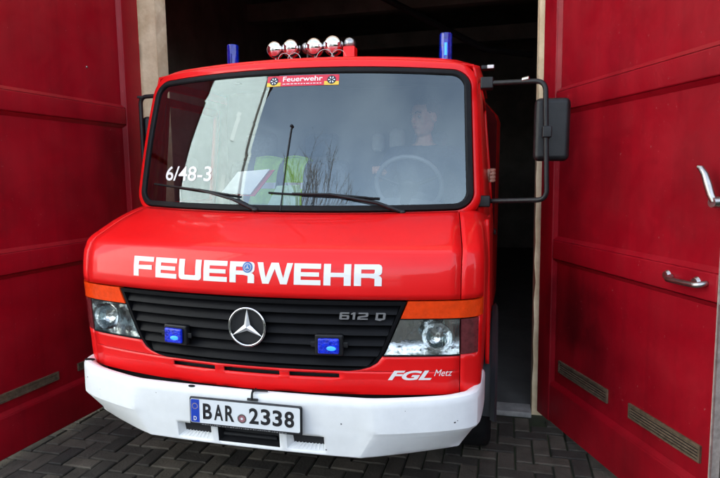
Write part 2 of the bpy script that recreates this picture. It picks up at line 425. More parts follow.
bm = bmesh.new()
for a in ((-9, 9, -12, .0),):
    vs = [bm.verts.new(gw(x, y, -.012)) for x, y in ((a[0], a[2]), (a[1], a[2]), (a[1], a[3]), (a[0], a[3]))]; bm.faces.new(vs)
tag(finish('joint_bed', bm, 'joint'), kind='structure')
bm = bmesh.new(); U_ = .1
for j in range(-75, 0):
    for i in range(-40, 40):
        for kind, x, y, wx, wy in (('h', j+4*i, j, 2, 1), ('v', j+3+4*i, j, 1, 2)):
            X, Y = x*U_, y*U_
            if X < -3.4 or X > 3.2 or Y < -5.0 or Y+wy*U_ > -.06: continue
            g = .004+random.random()*.0015; h = random.uniform(-.002, .0022); b_ = .006
            x0, x1, y0, y1 = X+g, X+wx*U_-g, Y+g, Y+wy*U_-g
            tx, ty = random.uniform(-.012, .012), random.uniform(-.012, .012)
            def V(xx, yy, zz): return bm.verts.new(gw(xx, yy, zz+h+(xx-X)*tx+(yy-Y)*ty))
            lo = [V(xx, yy, -.016) for xx, yy in ((x0, y0), (x1, y0), (x1, y1), (x0, y1))]
            mi = [V(xx, yy, -.005) for xx, yy in ((x0, y0), (x1, y0), (x1, y1), (x0, y1))]
            up = [V(xx, yy, -.000) for xx, yy in ((x0+b_, y0+b_), (x1-b_, y0+b_), (x1-b_, y1-b_), (x0+b_, y1-b_))]
            for A, B in ((lo, mi), (mi, up)):
                for k in range(4): bm.faces.new((A[k], A[(k+1) % 4], B[(k+1) % 4], B[k]))
            bm.faces.new(up)
tag(finish('paving', bm, 'paver'), kind='structure')
bm = bmesh.new(); box(bm, -1.388, 1.316, -.055, .10, -.05, .022)
for v in bm.verts: v.co = Vector(gw(*v.co))
tag(finish('threshold_kerb', bm, 'kerb', bevel=.006), kind='structure')
bm = bmesh.new(); box(bm, -2.6, 2.6, .103, 9.0, -.05, .016)
for v in bm.verts: v.co = Vector(gw(*v.co))
tag(finish('garage_floor', bm, 'concrete'), kind='structure')

garage = empty('garage', gw(0, 0, 0), GA)
tag(garage, 'cream plastered garage with a dark interior behind the red vehicle', 'garage')
OPL, OPR, OPH = -1.39, 1.318, 3.35
bm = bmesh.new()
box(bm, -7, OPL, 0, .13, -.05, 8.2); box(bm, OPR, 7, 0, .13, -.05, 8.2); box(bm, OPL, OPR, 0, .13, OPH, 8.2)  # carried higher, out of view, so its shade reaches further over the yard
# rough, chipped arris of the opening
bmesh.ops.remove_doubles(bm, verts=bm.verts, dist=.0001)
es = [e for e in bm.edges if abs(e.verts[0].co.x-e.verts[1].co.x) < .01 and e.calc_length() > 2 and (abs(e.verts[0].co.x-OPL) < .01 or abs(e.verts[0].co.x-OPR) < .01)]
bmesh.ops.subdivide_edges(bm, edges=es, cuts=60)
for v in bm.verts:
    if .02 < v.co.z < 3.3 and v.co.y < .01 and (abs(v.co.x-OPL) < .01 or abs(v.co.x-OPR) < .01):
        k = random.random()**3*.014; v.co.x += -k if v.co.x < 0 else k; v.co.y += k*.5
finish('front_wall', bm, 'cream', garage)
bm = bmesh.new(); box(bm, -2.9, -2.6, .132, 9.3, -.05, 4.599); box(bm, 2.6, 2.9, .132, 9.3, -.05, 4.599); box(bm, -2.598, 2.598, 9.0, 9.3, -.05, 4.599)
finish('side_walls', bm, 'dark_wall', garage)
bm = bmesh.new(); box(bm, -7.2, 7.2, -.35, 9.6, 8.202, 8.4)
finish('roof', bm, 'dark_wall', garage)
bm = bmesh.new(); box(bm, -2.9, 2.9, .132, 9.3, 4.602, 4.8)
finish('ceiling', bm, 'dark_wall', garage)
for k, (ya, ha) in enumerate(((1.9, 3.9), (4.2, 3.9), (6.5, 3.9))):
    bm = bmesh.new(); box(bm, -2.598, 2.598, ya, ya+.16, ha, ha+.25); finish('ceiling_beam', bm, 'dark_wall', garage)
bm = bmesh.new(); tube(bm, [(-1.1, 1.6, 3.9), (.9, 2.6, 2.95), (1.4, 2.8, 2.9)], .035, 10); finish('exhaust_hose', bm, 'rubber', garage)

# ------------------------------------------------------------------ gates
def make_gate(name, label, A, B, L, rails, flip, vents, HT=3.3, handle=None):
    """A hinge point, B a point along the leaf; local X along the leaf, local -Y (flip 1) or +Y faces the yard side seen"""
    A = Vector((*A, 0)); d = (Vector((*B, 0))-A).normalized(); root = empty(name, A, math.atan2(d.y, d.x))
    tag(root, label, 'gate', 'red garage gates')
    sg = -1 if flip else 1       # direction of the visible face
    T = .05
    def bx(bm, x0, x1, a, b_, z0, z1):
        y0, y1 = sorted((sg*a, sg*b_)); box(bm, x0, x1, y0, y1, z0, z1)
    tops, bots = rails['hi'], rails['lo']     # rail top/bottom heights
    ST = rails.get('stile', .13)
    bm = bmesh.new(); bx(bm, .02, L-.002, -.03, -.004, .035, HT-.03); finish('backing_board', bm, 'gate', root)
    # stiles
    for x0, x1 in ((0, ST),):
        bm = bmesh.new(); bx(bm, x0, x1, -.032, .024, .03, HT); finish('stile', bm, 'gate', root, bevel=.009, seg=1)
    for z1, z0 in zip(tops, bots):
        bm = bmesh.new(); bx(bm, ST+.0012, L-.001, -.031, .022, z0, z1); finish('rail', bm, 'gate', root, bevel=.010, seg=1)
    # moulding bead round each panel
    zs = sorted([(a, b_) for a, b_ in zip(bots, tops)])
    for (a0, a1), (b0, b1) in zip(zs, zs[1:]):
        x0, x1, z0, z1 = ST, L+.012, a1, b0
        bm = bmesh.new(); wv = .022
        o = [(x0, z0), (x1, z0), (x1, z1), (x0, z1)]; i_ = [(x0+wv, z0+wv), (x1-wv, z0+wv), (x1-wv, z1-wv), (x0+wv, z1-wv)]
        ov = [bm.verts.new((x, sg*.016, z)) for x, z in o]; iv = [bm.verts.new((x, sg*-.003, z)) for x, z in i_]
        for k in range(4): bm.faces.new((ov[k], ov[(k+1) % 4], iv[(k+1) % 4], iv[k]))
        finish('panel_bead', bm, 'gate', root)
    for x0, x1, z0, z1 in vents:
        bm = bmesh.new(); e = .010
        bx(bm, x0, x1, -.003, .008, z0, z0+e); bx(bm, x0, x1, -.003, .008, z1-e, z1); bx(bm, x0, x0+e, -.003, .008, z0+e, z1-e); bx(bm, x1-e, x1, -.003, .008, z0+e, z1-e)
        nsl = 4
        for k in range(nsl):
            zc = z0+e+(z1-z0-2*e)*(k+.5)/nsl
            p = [(-.001, .0028), (.006, -.0020), (.007, -.0005), (.001, .0042)]
            a = [bm.verts.new((x0+e, sg*y, zc+z)) for y, z in p]; b2 = [bm.verts.new((x1-e, sg*y, zc+z)) for y, z in p]
            for q in range(4): bm.faces.new((a[q], a[(q+1) % 4], b2[(q+1) % 4], b2[q]))
        vt = finish('vent_grille', bm, 'brass', root)
        bm = bmesh.new(); bx(bm, x0+e, x1-e, -.0035, -.0025, z0+e, z1-e); finish('vent_backing', bm, 'void', vt)
        for xx in (x0+.03, x1-.03):
            for zz in (z0+.004, z1-.004):
                pass
    for zc in (.45, 1.3, 2.5):
        bm = bmesh.new(); tube(bm, [(-.012, sg*-.02, zc), (-.012, sg*-.02, zc+.12)], .011, 12); finish('hinge', bm, 'steel', root, smooth=40)
    bm = bmesh.new(); bx(bm, L+.001, L+.006, -.028, .02, .03, HT); finish('edge_strip', bm, 'gate_edge', root)
    return root, sg

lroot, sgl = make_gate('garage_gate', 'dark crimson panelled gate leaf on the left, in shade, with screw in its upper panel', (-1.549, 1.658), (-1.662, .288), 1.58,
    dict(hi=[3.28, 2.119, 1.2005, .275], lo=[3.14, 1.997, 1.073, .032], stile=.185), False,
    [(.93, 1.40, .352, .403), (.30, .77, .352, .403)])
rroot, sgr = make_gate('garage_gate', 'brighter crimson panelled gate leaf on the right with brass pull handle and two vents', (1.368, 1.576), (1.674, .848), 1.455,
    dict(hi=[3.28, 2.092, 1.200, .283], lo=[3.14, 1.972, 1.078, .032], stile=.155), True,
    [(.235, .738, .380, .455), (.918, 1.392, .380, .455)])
bm = bmesh.new(); sphere(bm, (.517, 0, 2.353), .008, sy=.5, u=12, v=8); finish('screw_head', bm, 'steel', lroot, smooth=60)
# scribed board joint low on each leaf, plus pull handle
bm = bmesh.new(); zc = 1.148
tube(bm, arc_path([(1.205, sgr*.024, zc), (1.205, sgr*.062, zc-.008), (1.400, sgr*.062, zc-.004), (1.400, sgr*.024, zc+.006)], .03), [.011]*1+[.012]*6+[.0125]+[.0125]*7+[.011], 14)
for xx in (1.172, 1.345):
    tube(bm, [(xx, sgr*.022, zc+.0), (xx, sgr*.034, zc)], [.024, .017], 18)
finish('pull_handle', bm, 'steel', rroot, smooth=50)
bm = bmesh.new()
tube(bm, [(1.366, sgr*.060, 1.622), (1.380, sgr*.058, 1.617), (1.397, sgr*.054, 1.592), (1.410, sgr*.05, 1.553), (1.422, sgr*.045, 1.512), (1.434, sgr*.04, 1.485)], [.008, .012, .014, .016, .015, .013], 14)
tube(bm, [(1.434, sgr*.022, 1.482), (1.434, sgr*.05, 1.482)], [.024, .020], 18)
finish('latch_lever', bm, 'steel', rroot, smooth=50)

# ------------------------------------------------------------------ the fire truck
VAN_C = Vector((1.0320765, -2.2513537, 1.5081249))
RV = axes_matrix(YAW, PITCH, 0.000682); RW = axes_matrix(YAW, PITCH, ROLL)
REL = RW @ RV.inverted()
VM = Matrix.Translation(CAM_LOC) @ REL.to_4x4() @ Matrix.Translation(-VAN_C)
truck = bpy.data.objects.new('fire_truck', None); C.objects.link(truck); truck.matrix_world = VM
tag(truck, 'red fire service van with white bumper and blue lights, half out of the garage', 'fire engine')
def vpt(p): return VM @ Vector(p)

# grille outline half-width by height
GW = [(.662, .44), (.668, .49), (.682, .535), (.70, .563), (.748, .598), (.980, .693)]
def gw_(z): return lin(GW, z)
CORNER = 1.02          # where the front panels end on the corner
# ---- lower front panel with air slots
SLOTS = [(-.41, -.185), (-.14, .13), (.175, .40)]
SLZ = (.626, .648)
SEAM = .9185
def skip_slots(s, z): return SLZ[0] < z < SLZ[1] and any(a < s < b_ for a, b_ in SLOTS)
us = sorted(set([round(v, 4) for v in frange(-SEAM+.003, SEAM-.003, 31)]+[v for p in SLOTS for v in p]))
bm = bmesh.new()
grid(bm, lambda u, v: front(u, v), us, [.551, .565, .585, .61, SLZ[0], SLZ[1], .66], skip_slots)
for sg in (-1, 1):
    zs = [.66, .668, .675, .682, .70, .715, .73]
    rows = patch(bm, zs, lambda z: sg*(gw_(z)+.004), lambda z: sg*(SEAM-.003), 0, 12)
# bottom edge rolls under
grid(bm, lambda u, v: front(u, .551-v*.3, -v), frange(-SEAM+.003, SEAM-.003, 31), [0, .012, .04])
bmesh.ops.remove_doubles(bm, verts=bm.verts, dist=.0002)
lower = finish('lower_front_panel', bm, 'red', truck, smooth=40, solid=.012)
bm = bmesh.new(); grid(bm, lambda u, v: front(u, v, -.035), frange(-.9, .9, 20), [.40, .50, .66]); finish('radiator_shroud', bm, 'void', truck)

# ---- bonnet and fenders
BASE = [(0, 0, .488, 1.326), (.3, .286, .502, 1.328), (.6, .572, .553, 1.332), (.85, .812, .625, 1.338), (.94, .898, .660, 1.340), (.985, .938, .690, 1.340), (1.02, .962, .73, 1.336), (1.1, .985, .79, 1.325), (1.2, 1.0, .86, 1.312), (1.5, 1.018, 1.0, 1.30)]
def bonnet(s, v):
    """v 0..1 up the nose, 1..2 over the fold and back to the windscreen"""
    if v <= 1: return front(s, .987+(1.165-.987)*v)
    a = abs(s); sg = 1 if s >= 0 else -1
    F_ = Vector(front(s, 1.165)); B_ = crom(BASE, a); B_ = Vector((B_[0]*sg, B_[1], B_[2]))
    K = Vector(front(s, 1.165)); K.z += .035; K.y += .012
    if a > 1.0: K.x -= sg*.004
    t = v-1; Q = K.lerp(B_, .16)
    if t < .25:
        q = t/.25; P = F_*(1-q)**2+K*2*q*(1-q)+Q*q*q
    else:
        q = (t-.25)/.75; P = Q.lerp(B_, q); P.z += .012*math.sin(math.pi*q)
    return tuple(P)
vv = frange(0, 1, 8)+[1.04, 1.08, 1.12, 1.16, 1.2, 1.25, 1.35, 1.5, 1.65, 1.8, 1.92, 2.0]
bm = bmesh.new(); grid(bm, bonnet, frange(-SEAM+.003, SEAM-.003, 41), vv)
bonnet_o = finish('bonnet', bm, 'red', truck, smooth=50, solid=.012)
LZ0, LZ1, LZ2 = .735, .903, .985
for sg in (-1, 1):
    bm = bmesh.new()
    sl = [SEAM+.002, .94, .96, .98, .998, 1.01, 1.03, 1.05, 1.07, 1.1, 1.15, 1.2, 1.3, 1.4, 1.5]
    zl = [.551, .59, .64, .68, .71, LZ0, .79, .85, LZ1, .93, .96, LZ2]
    grid(bm, lambda u, z: front(sg*u, z), sl, zl, lambda u, z: (u < .998 and LZ0 < z < LZ1) or (u < 1.05 and LZ1 < z < LZ2))
    grid(bm, lambda u, v: bonnet(sg*u, v), sl, vv)
    grid(bm, lambda u, v: front(sg*u, .551-v*.3, -v), sl, [0, .012, .04])
    bmesh.ops.remove_doubles(bm, verts=bm.verts, dist=.0024)
    finish('fender', bm, 'red', truck, smooth=45, solid=.012)

# ---- grille
bm = bmesh.new()
patch(bm, [.660, .668, .682, .70, .74, .80, .9, .984], lambda z: -(gw_(z)+.002), lambda z: gw_(z)+.002, -.045, 40)
grille = finish('grille', bm, 'void', truck, smooth=40)
bm = bmesh.new()          # rim
zl = [.662, .668, .682, .70, .74, .80, .86, .92, .978]
for sg in (-1, 1): slab(bm, zl, lambda z: sg*(gw_(z)-.016), lambda z: sg*(gw_(z)-.001), .001, .045, 2)
slab(bm, [.962, .972, .9795], lambda z: -(gw_(z)-.0165), lambda z: gw_(z)-.0165, .002, .045, 40)
slab(bm, [.6625, .668, .674], lambda z: -(gw_(z)-.0165), lambda z: gw_(z)-.0165, .001, .045, 40)
finish('grille_rim', bm, 'grille', grille, smooth=40)
NS = 6
for k in range(NS):
    zt = .958-k*.0475; zb = zt-.0475+.004
    prof = [(zt, -.034), (zt-.004, -.028), (zt-.030, -.006), (zt-.037, -.003), (zb+.004, -.006), (zb+.001, -.016), (zb, -.040)]
    if k == NS-1: prof = [(z, o) for z, o in prof if z > .674]
    bm = bmesh.new(); rows = []
    for z, off in prof:
        h = gw_(max(z, .676))-.018; rows.append([bm.verts.new(front(-h+2*h*i/48, z, off)) for i in range(49)])
    for A, B in zip(rows, rows[1:]):
        for i in range(48): bm.faces.new((A[i], A[i+1], B[i+1], B[i]))
    finish('grille_slat', bm, 'grille', grille, smooth=50)

# emblem: ring and three-pointed star
EC = Vector((0, .028, .852)); ER = .084
em = bmesh.new()
pr = [Vector((ER*math.sin(t), 0, ER*math.cos(t)))+EC for t in [2*math.pi*k/64 for k in range(64)]]
rings = []
for t in [2*math.pi*k/64 for k in range(64)]:
    d = Vector((math.sin(t), 0, math.cos(t))); c_ = EC+d*ER
    rings.append([em.verts.new(c_+d*(.0055*math.cos(q))+Vector((0, .0055*math.sin(q), 0))) for q in [2*math.pi*j/10 for j in range(10)]])
for i in range(64):
    A, B = rings[i], rings[(i+1) % 64]
    for j in range(10): em.faces.new((A[j], A[(j+1) % 10], B[(j+1) % 10], B[j]))
emb = finish('star_emblem', em, 'chrome', truck, smooth=60)
bm = bmesh.new()
cf = bm.verts.new(EC+Vector((0, -.010, 0))); cb = bm.verts.new(EC+Vector((0, .006, 0)))
tips = [bm.verts.new(EC+Vector((math.sin(R(a)), 0, math.cos(R(a))))*(ER-.002)) for a in (0, 120, 240)]
inn = [bm.verts.new(EC+Vector((math.sin(R(a))*.017, 0, math.cos(R(a))*.017))) for a in (60, 180, 300)]
seq = [tips[0], inn[0], tips[1], inn[1], tips[2], inn[2]]
for a, b2 in zip(seq, seq[1:]+seq[:1]): bm.faces.new((a, b2, cf)); bm.faces.new((b2, a, cb))
finish('star', bm, 'star', emb)
bm = bmesh.new(); lathe(bm, [(ER-.004, 0), (ER-.004, .004)], Matrix.Translation(EC+Vector((0, .016, 0))) @ Matrix.Rotation(R(90), 4, 'X'), 48); finish('emblem_backing', bm, 'void', emb)

# strobe lights in the grille
for sg in (-1, 1):
    xc = sg*.366; zc = .787
    yb = front(xc, zc)[1]; tilt = math.atan2(front(xc+.03, zc)[1]-front(xc-.03, zc)[1], .06)
    mt = Matrix.Translation((xc, yb-.018, zc)) @ Matrix.Rotation(tilt, 4, 'Z')
    bm = bmesh.new(); box(bm, -.062, .062, -.010, .022, -.047, .047, mt); hb = finish('strobe_light', bm, 'black', truck, bevel=.008)
    bm = bmesh.new(); box(bm, -.082, .082, .0, .006, -.012, .012, mt)
    finish('mounting_bracket', bm, 'black', hb, bevel=.003)
    bm = bmesh.new(); box(bm, -.046, .046, -.028, -.0105, -.034, .034, mt); finish('strobe_lens', bm, 'strobe', hb, bevel=.007)
    bm = bmesh.new(); sphere(bm, mt @ Vector((.012, -.0285, -.008)), 1, .022, .004, .010); finish('flash_tube', bm, 'bluelit', hb, smooth=80)

# ---- headlights
for sg in (-1, 1):
    zl = frange(LZ0+.003, LZ1-.004, 9)
    a_ = lambda z: sg*(gw_(z)+.006); b_ = lambda z: sg*(SEAM-.004)
    bm = bmesh.new()
    patch(bm, zl, a_, b_, -.075, 12)                       # back of the lamp
    A0 = patch(bm, zl, a_, b_, -.002, 12); bmesh.ops.delete(bm, geom=[f for f in bm.faces if f.calc_center_median().y < front(f.calc_center_median().x, f.calc_center_median().z, -.03)[1]], context='FACES_ONLY')
    for side in (a_, b_):
        for z0, z1 in zip(zl, zl[1:]):
            bm.faces.new([bm.verts.new(front(side(z), z, o)) for z, o in ((z0, -.002), (z1, -.002), (z1, -.075), (z0, -.075))])
    for z in (zl[0], zl[-1]):
        for i in range(12):
            u0 = a_(z)+(b_(z)-a_(z))*i/12; u1 = a_(z)+(b_(z)-a_(z))*(i+1)/12
            bm.faces.new([bm.verts.new(front(u, z, o)) for u, o in ((u0, -.002), (u1, -.002), (u1, -.075), (u0, -.075))])
    bmesh.ops.remove_doubles(bm, verts=bm.verts, dist=.0005)
    hl = finish('headlight', bm, 'reflector', truck, smooth=60)
    # main bowl and bulb
    for cx, rr, dp in ((.820, .066, .045),):
        y0 = front(sg*cx, .82, -.012)[1]
        mt = Matrix.Translation((sg*cx, y0, .818)) @ Matrix.Rotation(R(90), 4, 'X')
        bm = bmesh.new(); lathe(bm, [(rr, 0), (rr*.93, -dp*.35), (rr*.75, -dp*.65), (rr*.45, -dp*.9), (rr*.16, -dp)], mt, 32, cap=False); finish('reflector_bowl', bm, 'reflector', hl, smooth=70)
        bm = bmesh.new(); lathe(bm, [(rr*.15, -dp), (rr*.15, -dp*.5), (rr*.1, -dp*.4)], mt, 16); finish('bulb', bm, 'steel', hl, smooth=50)
    bm = bmesh.new(); patch(bm, zl, a_, b_, 0, 12); finish('lamp_lens', bm, 'lens', hl, smooth=60)
    # thin black seal below and between
    bm = bmesh.new(); slab(bm, [LZ0-.003, LZ0+.003], lambda z: sg*(gw_(z)+.003), lambda z: sg*(SEAM-.001), .002, .01, 12)
    slab(bm, [LZ1-.004, LZ1-.0005], lambda z: sg*(gw_(z)+.003), lambda z: sg*(SEAM-.001), .002, .01, 12)
    finish('lamp_seal', bm, 'rubber', hl)
    bm = bmesh.new(); slab(bm, frange(LZ0+.003, LZ1-.004, 6), lambda z: sg*(SEAM+.002), lambda z: sg*.996, .001, .02, 6); finish('corner_lamp', bm, 'lampred', truck, smooth=50)
    bm = bmesh.new(); slab(bm, frange(LZ1+.002, LZ2-.004, 5), lambda z: sg*(gw_(z)+.006), lambda z: sg*1.046, .003, .03, 20); finish('turn_indicator', bm, 'amber', truck, smooth=50)
    bm = bmesh.new(); patch(bm, [LZ0-.01, LZ2+.01], lambda z: sg*(gw_(z)-.02), lambda z: sg*1.06, -.09, 14); finish('lamp_housing', bm, 'void', truck)

# ---- lettering on the nose
bm = place_geo(wide_word('FEUERWEHR'), (-.598, .589, 1.048, 1.139), lambda u, v: front(u, v, .0018)); finish('nose_lettering', bm, 'white', truck)
D6 = [[(.1, 0), (1.1, 0), (1.2, .1), (1.2, .52), (1.1, .62), (.3, .62), (.3, .44), (.9, .44), (.9, .18), (.3, .18), (.3, .82), (1.15, .82), (1.15, 1), (.1, 1), (0, .9), (0, .1)]]
D1 = [[(.25, 0), (.55, 0), (.55, 1), (.25, 1), (0, .82), (0, .68), (.25, .78)]]
D2 = [[(0, 0), (1.2, 0), (1.2, .18), (.32, .18), (.32, .30), (1.1, .42), (1.2, .52), (1.2, .9), (1.1, 1), (.05, 1), (.05, .82), (.9, .82), (.9, .60), (.1, .48), (0, .36)]]
DD = [[(0, 0), (1.05, 0), (1.2, .12), (1.2, .88), (1.05, 1), (0, 1), (0, .001), (.3, .18), (.3, .82), (.9, .82), (.9, .18), (.3, .179), (.001, 0)]]
for g_, u0, u1 in ((D6, .408, .452), (D1, .459, .478), (D2, .485, .533), (DD, .561, .606)):
    g_ = [[(x+(y*.12), y) for x, y in p] for p in g_]
    bm = place_geo(poly_geo(g_), (u0, u1, .899, .930), lambda u, v: front(u, v, .003)); o = finish('model_lettering', bm, 'silver', truck, solid=.004)
bm = place_geo(text_geo('FGL', shear=.35, bold=.035), (.611, .798, .622, .667), lambda u, v: front(u, v, .0018)); finish('maker_lettering', bm, 'white', truck)
bm = place_geo(text_geo('Metz', shear=.35, bold=.0), (.808, .886, .640, .670), lambda u, v: front(u, v, .0018)); finish('maker_lettering', bm, 'white', truck)
# round badge between the letters
def disc(rad, off, cx, cz, n=28):
    bm = bmesh.new(); c_ = bm.verts.new(front(cx, cz, off)); rg = [bm.verts.new(front(cx+rad*math.cos(2*math.pi*k/n), cz+rad*math.sin(2*math.pi*k/n), off)) for k in range(n)]
    for k in range(n): bm.faces.new((c_, rg[k], rg[(k+1) % n]))
    return bm
bdg = finish('round_badge', disc(.0235, .0030, .003, 1.116), M.setdefault('badge_blue', mat('badge_blue', (.02, .12, .36), .3, noise=.3, nscale=90)), truck)
finish('badge_ring', disc(.0175, .0040, .003, 1.116), 'silver', bdg)
finish('badge_centre', disc(.0145, .0050, .003, 1.116), 'badge_blue', bdg)
bm = bmesh.new()
for a in (0, 120, 240):
    t = R(a); p = [(.0135*math.sin(t), .0135*math.cos(t)), (.003*math.sin(t+1.2), .003*math.cos(t+1.2)), (.003*math.sin(t-1.2), .003*math.cos(t-1.2))]
    bm.faces.new([bm.verts.new(front(.003+x, 1.116+z, .006)) for x, z in p])
finish('badge_star', bm, 'silver', bdg)

# ---- bumper
BP = [(0, 0, -.004), (.30, .30, .002), (.45, .45, .010), (.576, .576, .022), (.75, .75, .078), (.88, .88, .132), (.955, .955, .175), (.989, .989, .205), (1.02, 1.006, .245), (1.1, 1.016, .33), (1.2, 1.022, .43), (1.3, 1.026, .52)]
def bump(s, j):
    """j 0..: rows from the top back edge down to the underside"""
    a = abs(s); sg = 1 if s >= 0 else -1; ex = 0
    e2 = max(0, min(1, (a-.88)/.14))
    if j >= 10:            # the lower edge is drawn inward past the slanting crease
        ex = .058*max(0, min(1, (a-.576)/.40))**.7
        a = a if a < .36 else (.36+(a-.36)*(.511-.36)/(.576-.36) if a < .576 else .511+(a-.576)*.93)
    x, y = crom(BP, a)
    x2, y2 = crom(BP, a+.002); tx, ty = x2-x, y2-y; L = math.hypot(tx, ty); nx, ny = ty/L, -tx/L
    rows = [(.552, -.060), (.562, -.045), (.568, -.030), (.567, -.016), (.560, -.006), (.548, -.001), (.53, 0), (.44, 0), (.420, -.0005), (.415, -.003), (.30, -.028-ex), (.290, -.042-ex), (.286, -.09-ex)]
    z, off = rows[j]
    if j in (7, 8, 9): off -= (1-max(0, min(1, (abs(s)-.515)/.061)))*((.53-z)*.122-(.003 if j == 9 else 0))
    if j < 8: z += .010*e2
    return ((x+nx*off)*sg, y+ny*off, z)
OPN = [(-.353, -.182), (-.148, .148), (.182, .353)]; OZ = (.315, .386)
def bumpz(s, z):       # lower face between crease and underside, linear
    t = (.415-z)/(.415-.30); A = Vector(bump(s, 9)); B = Vector(bump(s, 10)); return tuple(A.lerp(B, t))
us = sorted(set([round(v, 4) for v in frange(-1.3, 1.3, 79)]+[v for p in OPN for v in p]+[-.515, .515, -.576, .576]))
bm = bmesh.new()
grid(bm, lambda u, j: bump(u, int(j)), us, list(range(0, 10)))
grid(bm, bumpz, us, [.415, .398, OZ[1], OZ[0], .30], lambda s, z: OZ[0] < z < OZ[1] and any(a < s < b2 for a, b2 in OPN))
grid(bm, lambda u, j: bump(u, int(j)), us, [10, 11, 12])
bmesh.ops.remove_doubles(bm, verts=bm.verts, dist=.0003)
bumper = finish('bumper', bm, 'bumper', truck, smooth=24, solid=.02)
for k, (a, b2) in enumerate(OPN):
    bm = bmesh.new(); dp = .034
    loop = [(a, OZ[0]), (b2, OZ[0]), (b2, OZ[1]), (a, OZ[1])]
    inn = [(a+.022, OZ[0]+.018), (b2-.010, OZ[0]+.018), (b2-.012, OZ[1]-.004), (a+.016, OZ[1]-.004)]
    f0 = [Vector(bumpz(s, z)) for s, z in loop]; f1 = [Vector(bumpz(s, z))+Vector((0, dp, 0)) for s, z in inn]
    va = [bm.verts.new(p) for p in f0]; vb = [bm.verts.new(p) for p in f1]
    for q in range(4): bm.faces.new((va[q], va[(q+1) % 4], vb[(q+1) % 4], vb[q]))
    it = finish('air_intake', bm, 'bumper' if k != 1 else 'black', bumper)
    bm = bmesh.new(); bm.faces.new([bm.verts.new(p+Vector((0, -.001, 0))) for p in f1]); finish('intake_mesh', bm, 'void', it)
    if k != 1:
        for r in range(9):
            t = (r+.5)/9; p0 = f0[0].lerp(f0[1], t); p1 = f1[0].lerp(f1[1], t)
            bm2 = bmesh.new(); tube(bm2, [p0+Vector((0, .004, .001)), p1+Vector((0, 0, .001))], .0032, 6); finish('intake_rib', bm2, 'bumper', it)
    else:
        bm2 = bmesh.new(); tube(bm2, [(a+.02, .045, .345), (b2-.02, .045, .345)], .010, 10); finish('cross_bar', bm2, 'black', it)
# step mark on each lower corner (rectangular pressed outline)
def low(s, z, off=0): p = Vector(bumpz(s, z)); p.y -= off; return p
for sg in (-1, 1):
    bm = bmesh.new()
    def seg(s0, z0, s1, z1):
        n = 8
        for i in range(n):
            ta, tb = i/n, (i+1)/n; A = (s0+(s1-s0)*ta, z0+(z1-z0)*ta); B = (s0+(s1-s0)*tb, z0+(z1-z0)*tb)
            dz = .0018 if abs(s1-s0) > .01 else 0; ds = .0018 if dz == 0 else 0
            bm.faces.new([bm.verts.new(low(sg*a, b2, .0016)) for a, b2 in ((A[0]-ds, A[1]-dz), (B[0]+ds*0-ds*(dz == 0), B[1]-dz), (B[0]+ds, B[1]+dz), (A[0]+ds, A[1]+dz))])
    seg(.70, .395, .88, .395)
    finish('jacking_mark', bm, 'bumper', bumper)
# paint chips, sensor covers and the little hook
def on_bump(s, z, off): p = Vector(bump(s, 6)); q = Vector(bump(s, 7)); t = (.53-z)/(.53-.44); r = p.lerp(q, t); r.y -= off; return r
for s, z, rr in ((-.93, .50, .004), (-.955, .49, .003), (.43, .455, .004), (.905, .452, .005), (.915, .458, .003), (.36, .325, .004), (-.45, .52, .002), (.7, .52, .002), (-.82, .47, .002)):
    n = 7; bm = bmesh.new(); vs = [bm.verts.new(on_bump(s+rr*math.cos(2*math.pi*k/n)*random.uniform(.6, 1.2), z+rr*math.sin(2*math.pi*k/n)*random.uniform(.5, 1.1), .0012)) for k in range(n)]; bm.faces.new(vs); finish('paint_chip', bm, 'chip', bumper)
for (s, j, rx, ry) in ((-.985, 3, .030, .016), (-.27, 4, .017, .009)):
    p = Vector(bump(s, 3)); bm = bmesh.new(); sphere(bm, p+Vector((0 if s > -.5 else .012, .008 if s < -.5 else -.004, -.001)), 1, rx, ry, .005, 20, 10); finish('rubber_plug', bm, 'rubber', bumper, smooth=60)
bm = bmesh.new(); tube(bm, arc_path([(.035, .03, .572), (.035, -.012, .572), (.035, -.016, .540)], .008), .005, 8); tube(bm, [(.012, -.010, .538), (.06, -.010, .538)], .006, 8); tube(bm, [(.03, -.0, .575), (.10, .01, .575)], .004, 8)
finish('hook', bm, 'black', bumper, smooth=40)

# ---- licence plate
PX, PZ = .266, (.3985, .530)
pf = bmesh.new(); box(pf, -PX, PX, -.022, -.006, PZ[0], PZ[1]); plate = finish('licence_plate', pf, 'ink', truck, bevel=.008)
plate['label'] = 'white licence plate reading BAR 2338 in a black frame'
PW, P0, P1 = .258, .4135, .5235
def flat(y): return lambda u, v: (u, y, v)
bm = place_geo(poly_geo([rnd(-PW, PW, P0, P1, .008)]), (-PW, PW, P0, P1), flat(-.0232), sub=9); finish('plate_sheet', bm, 'plate', plate, solid=.0006)
bm = place_geo(poly_geo([rnd(-PW, -.212, P0, P1, .008, 'ad')]), (-PW+.002, -.214, P0+.002, P1-.002), flat(-.0240), sub=9); finish('euro_band', bm, 'eu', plate)
bm = place_geo(text_geo('D', bold=.02), (-.243, -.228, .424, .443), flat(-.0246), sub=9); finish('country_letter', bm, 'white', plate)
bm = bmesh.new()
for k in range(12):
    t = 2*math.pi*k/12; cx, cz = -.2355+.0125*math.cos(t), .490+.0125*math.sin(t)
    bm.faces.new([bm.verts.new((cx+(.0028 if q % 2 == 0 else .0012)*math.sin(math.pi*q/5), -.0246, cz+(.0028 if q % 2 == 0 else .0012)*math.cos(math.pi*q/5))) for q in range(10)])
finish('star_circle', bm, 'yellow', plate)
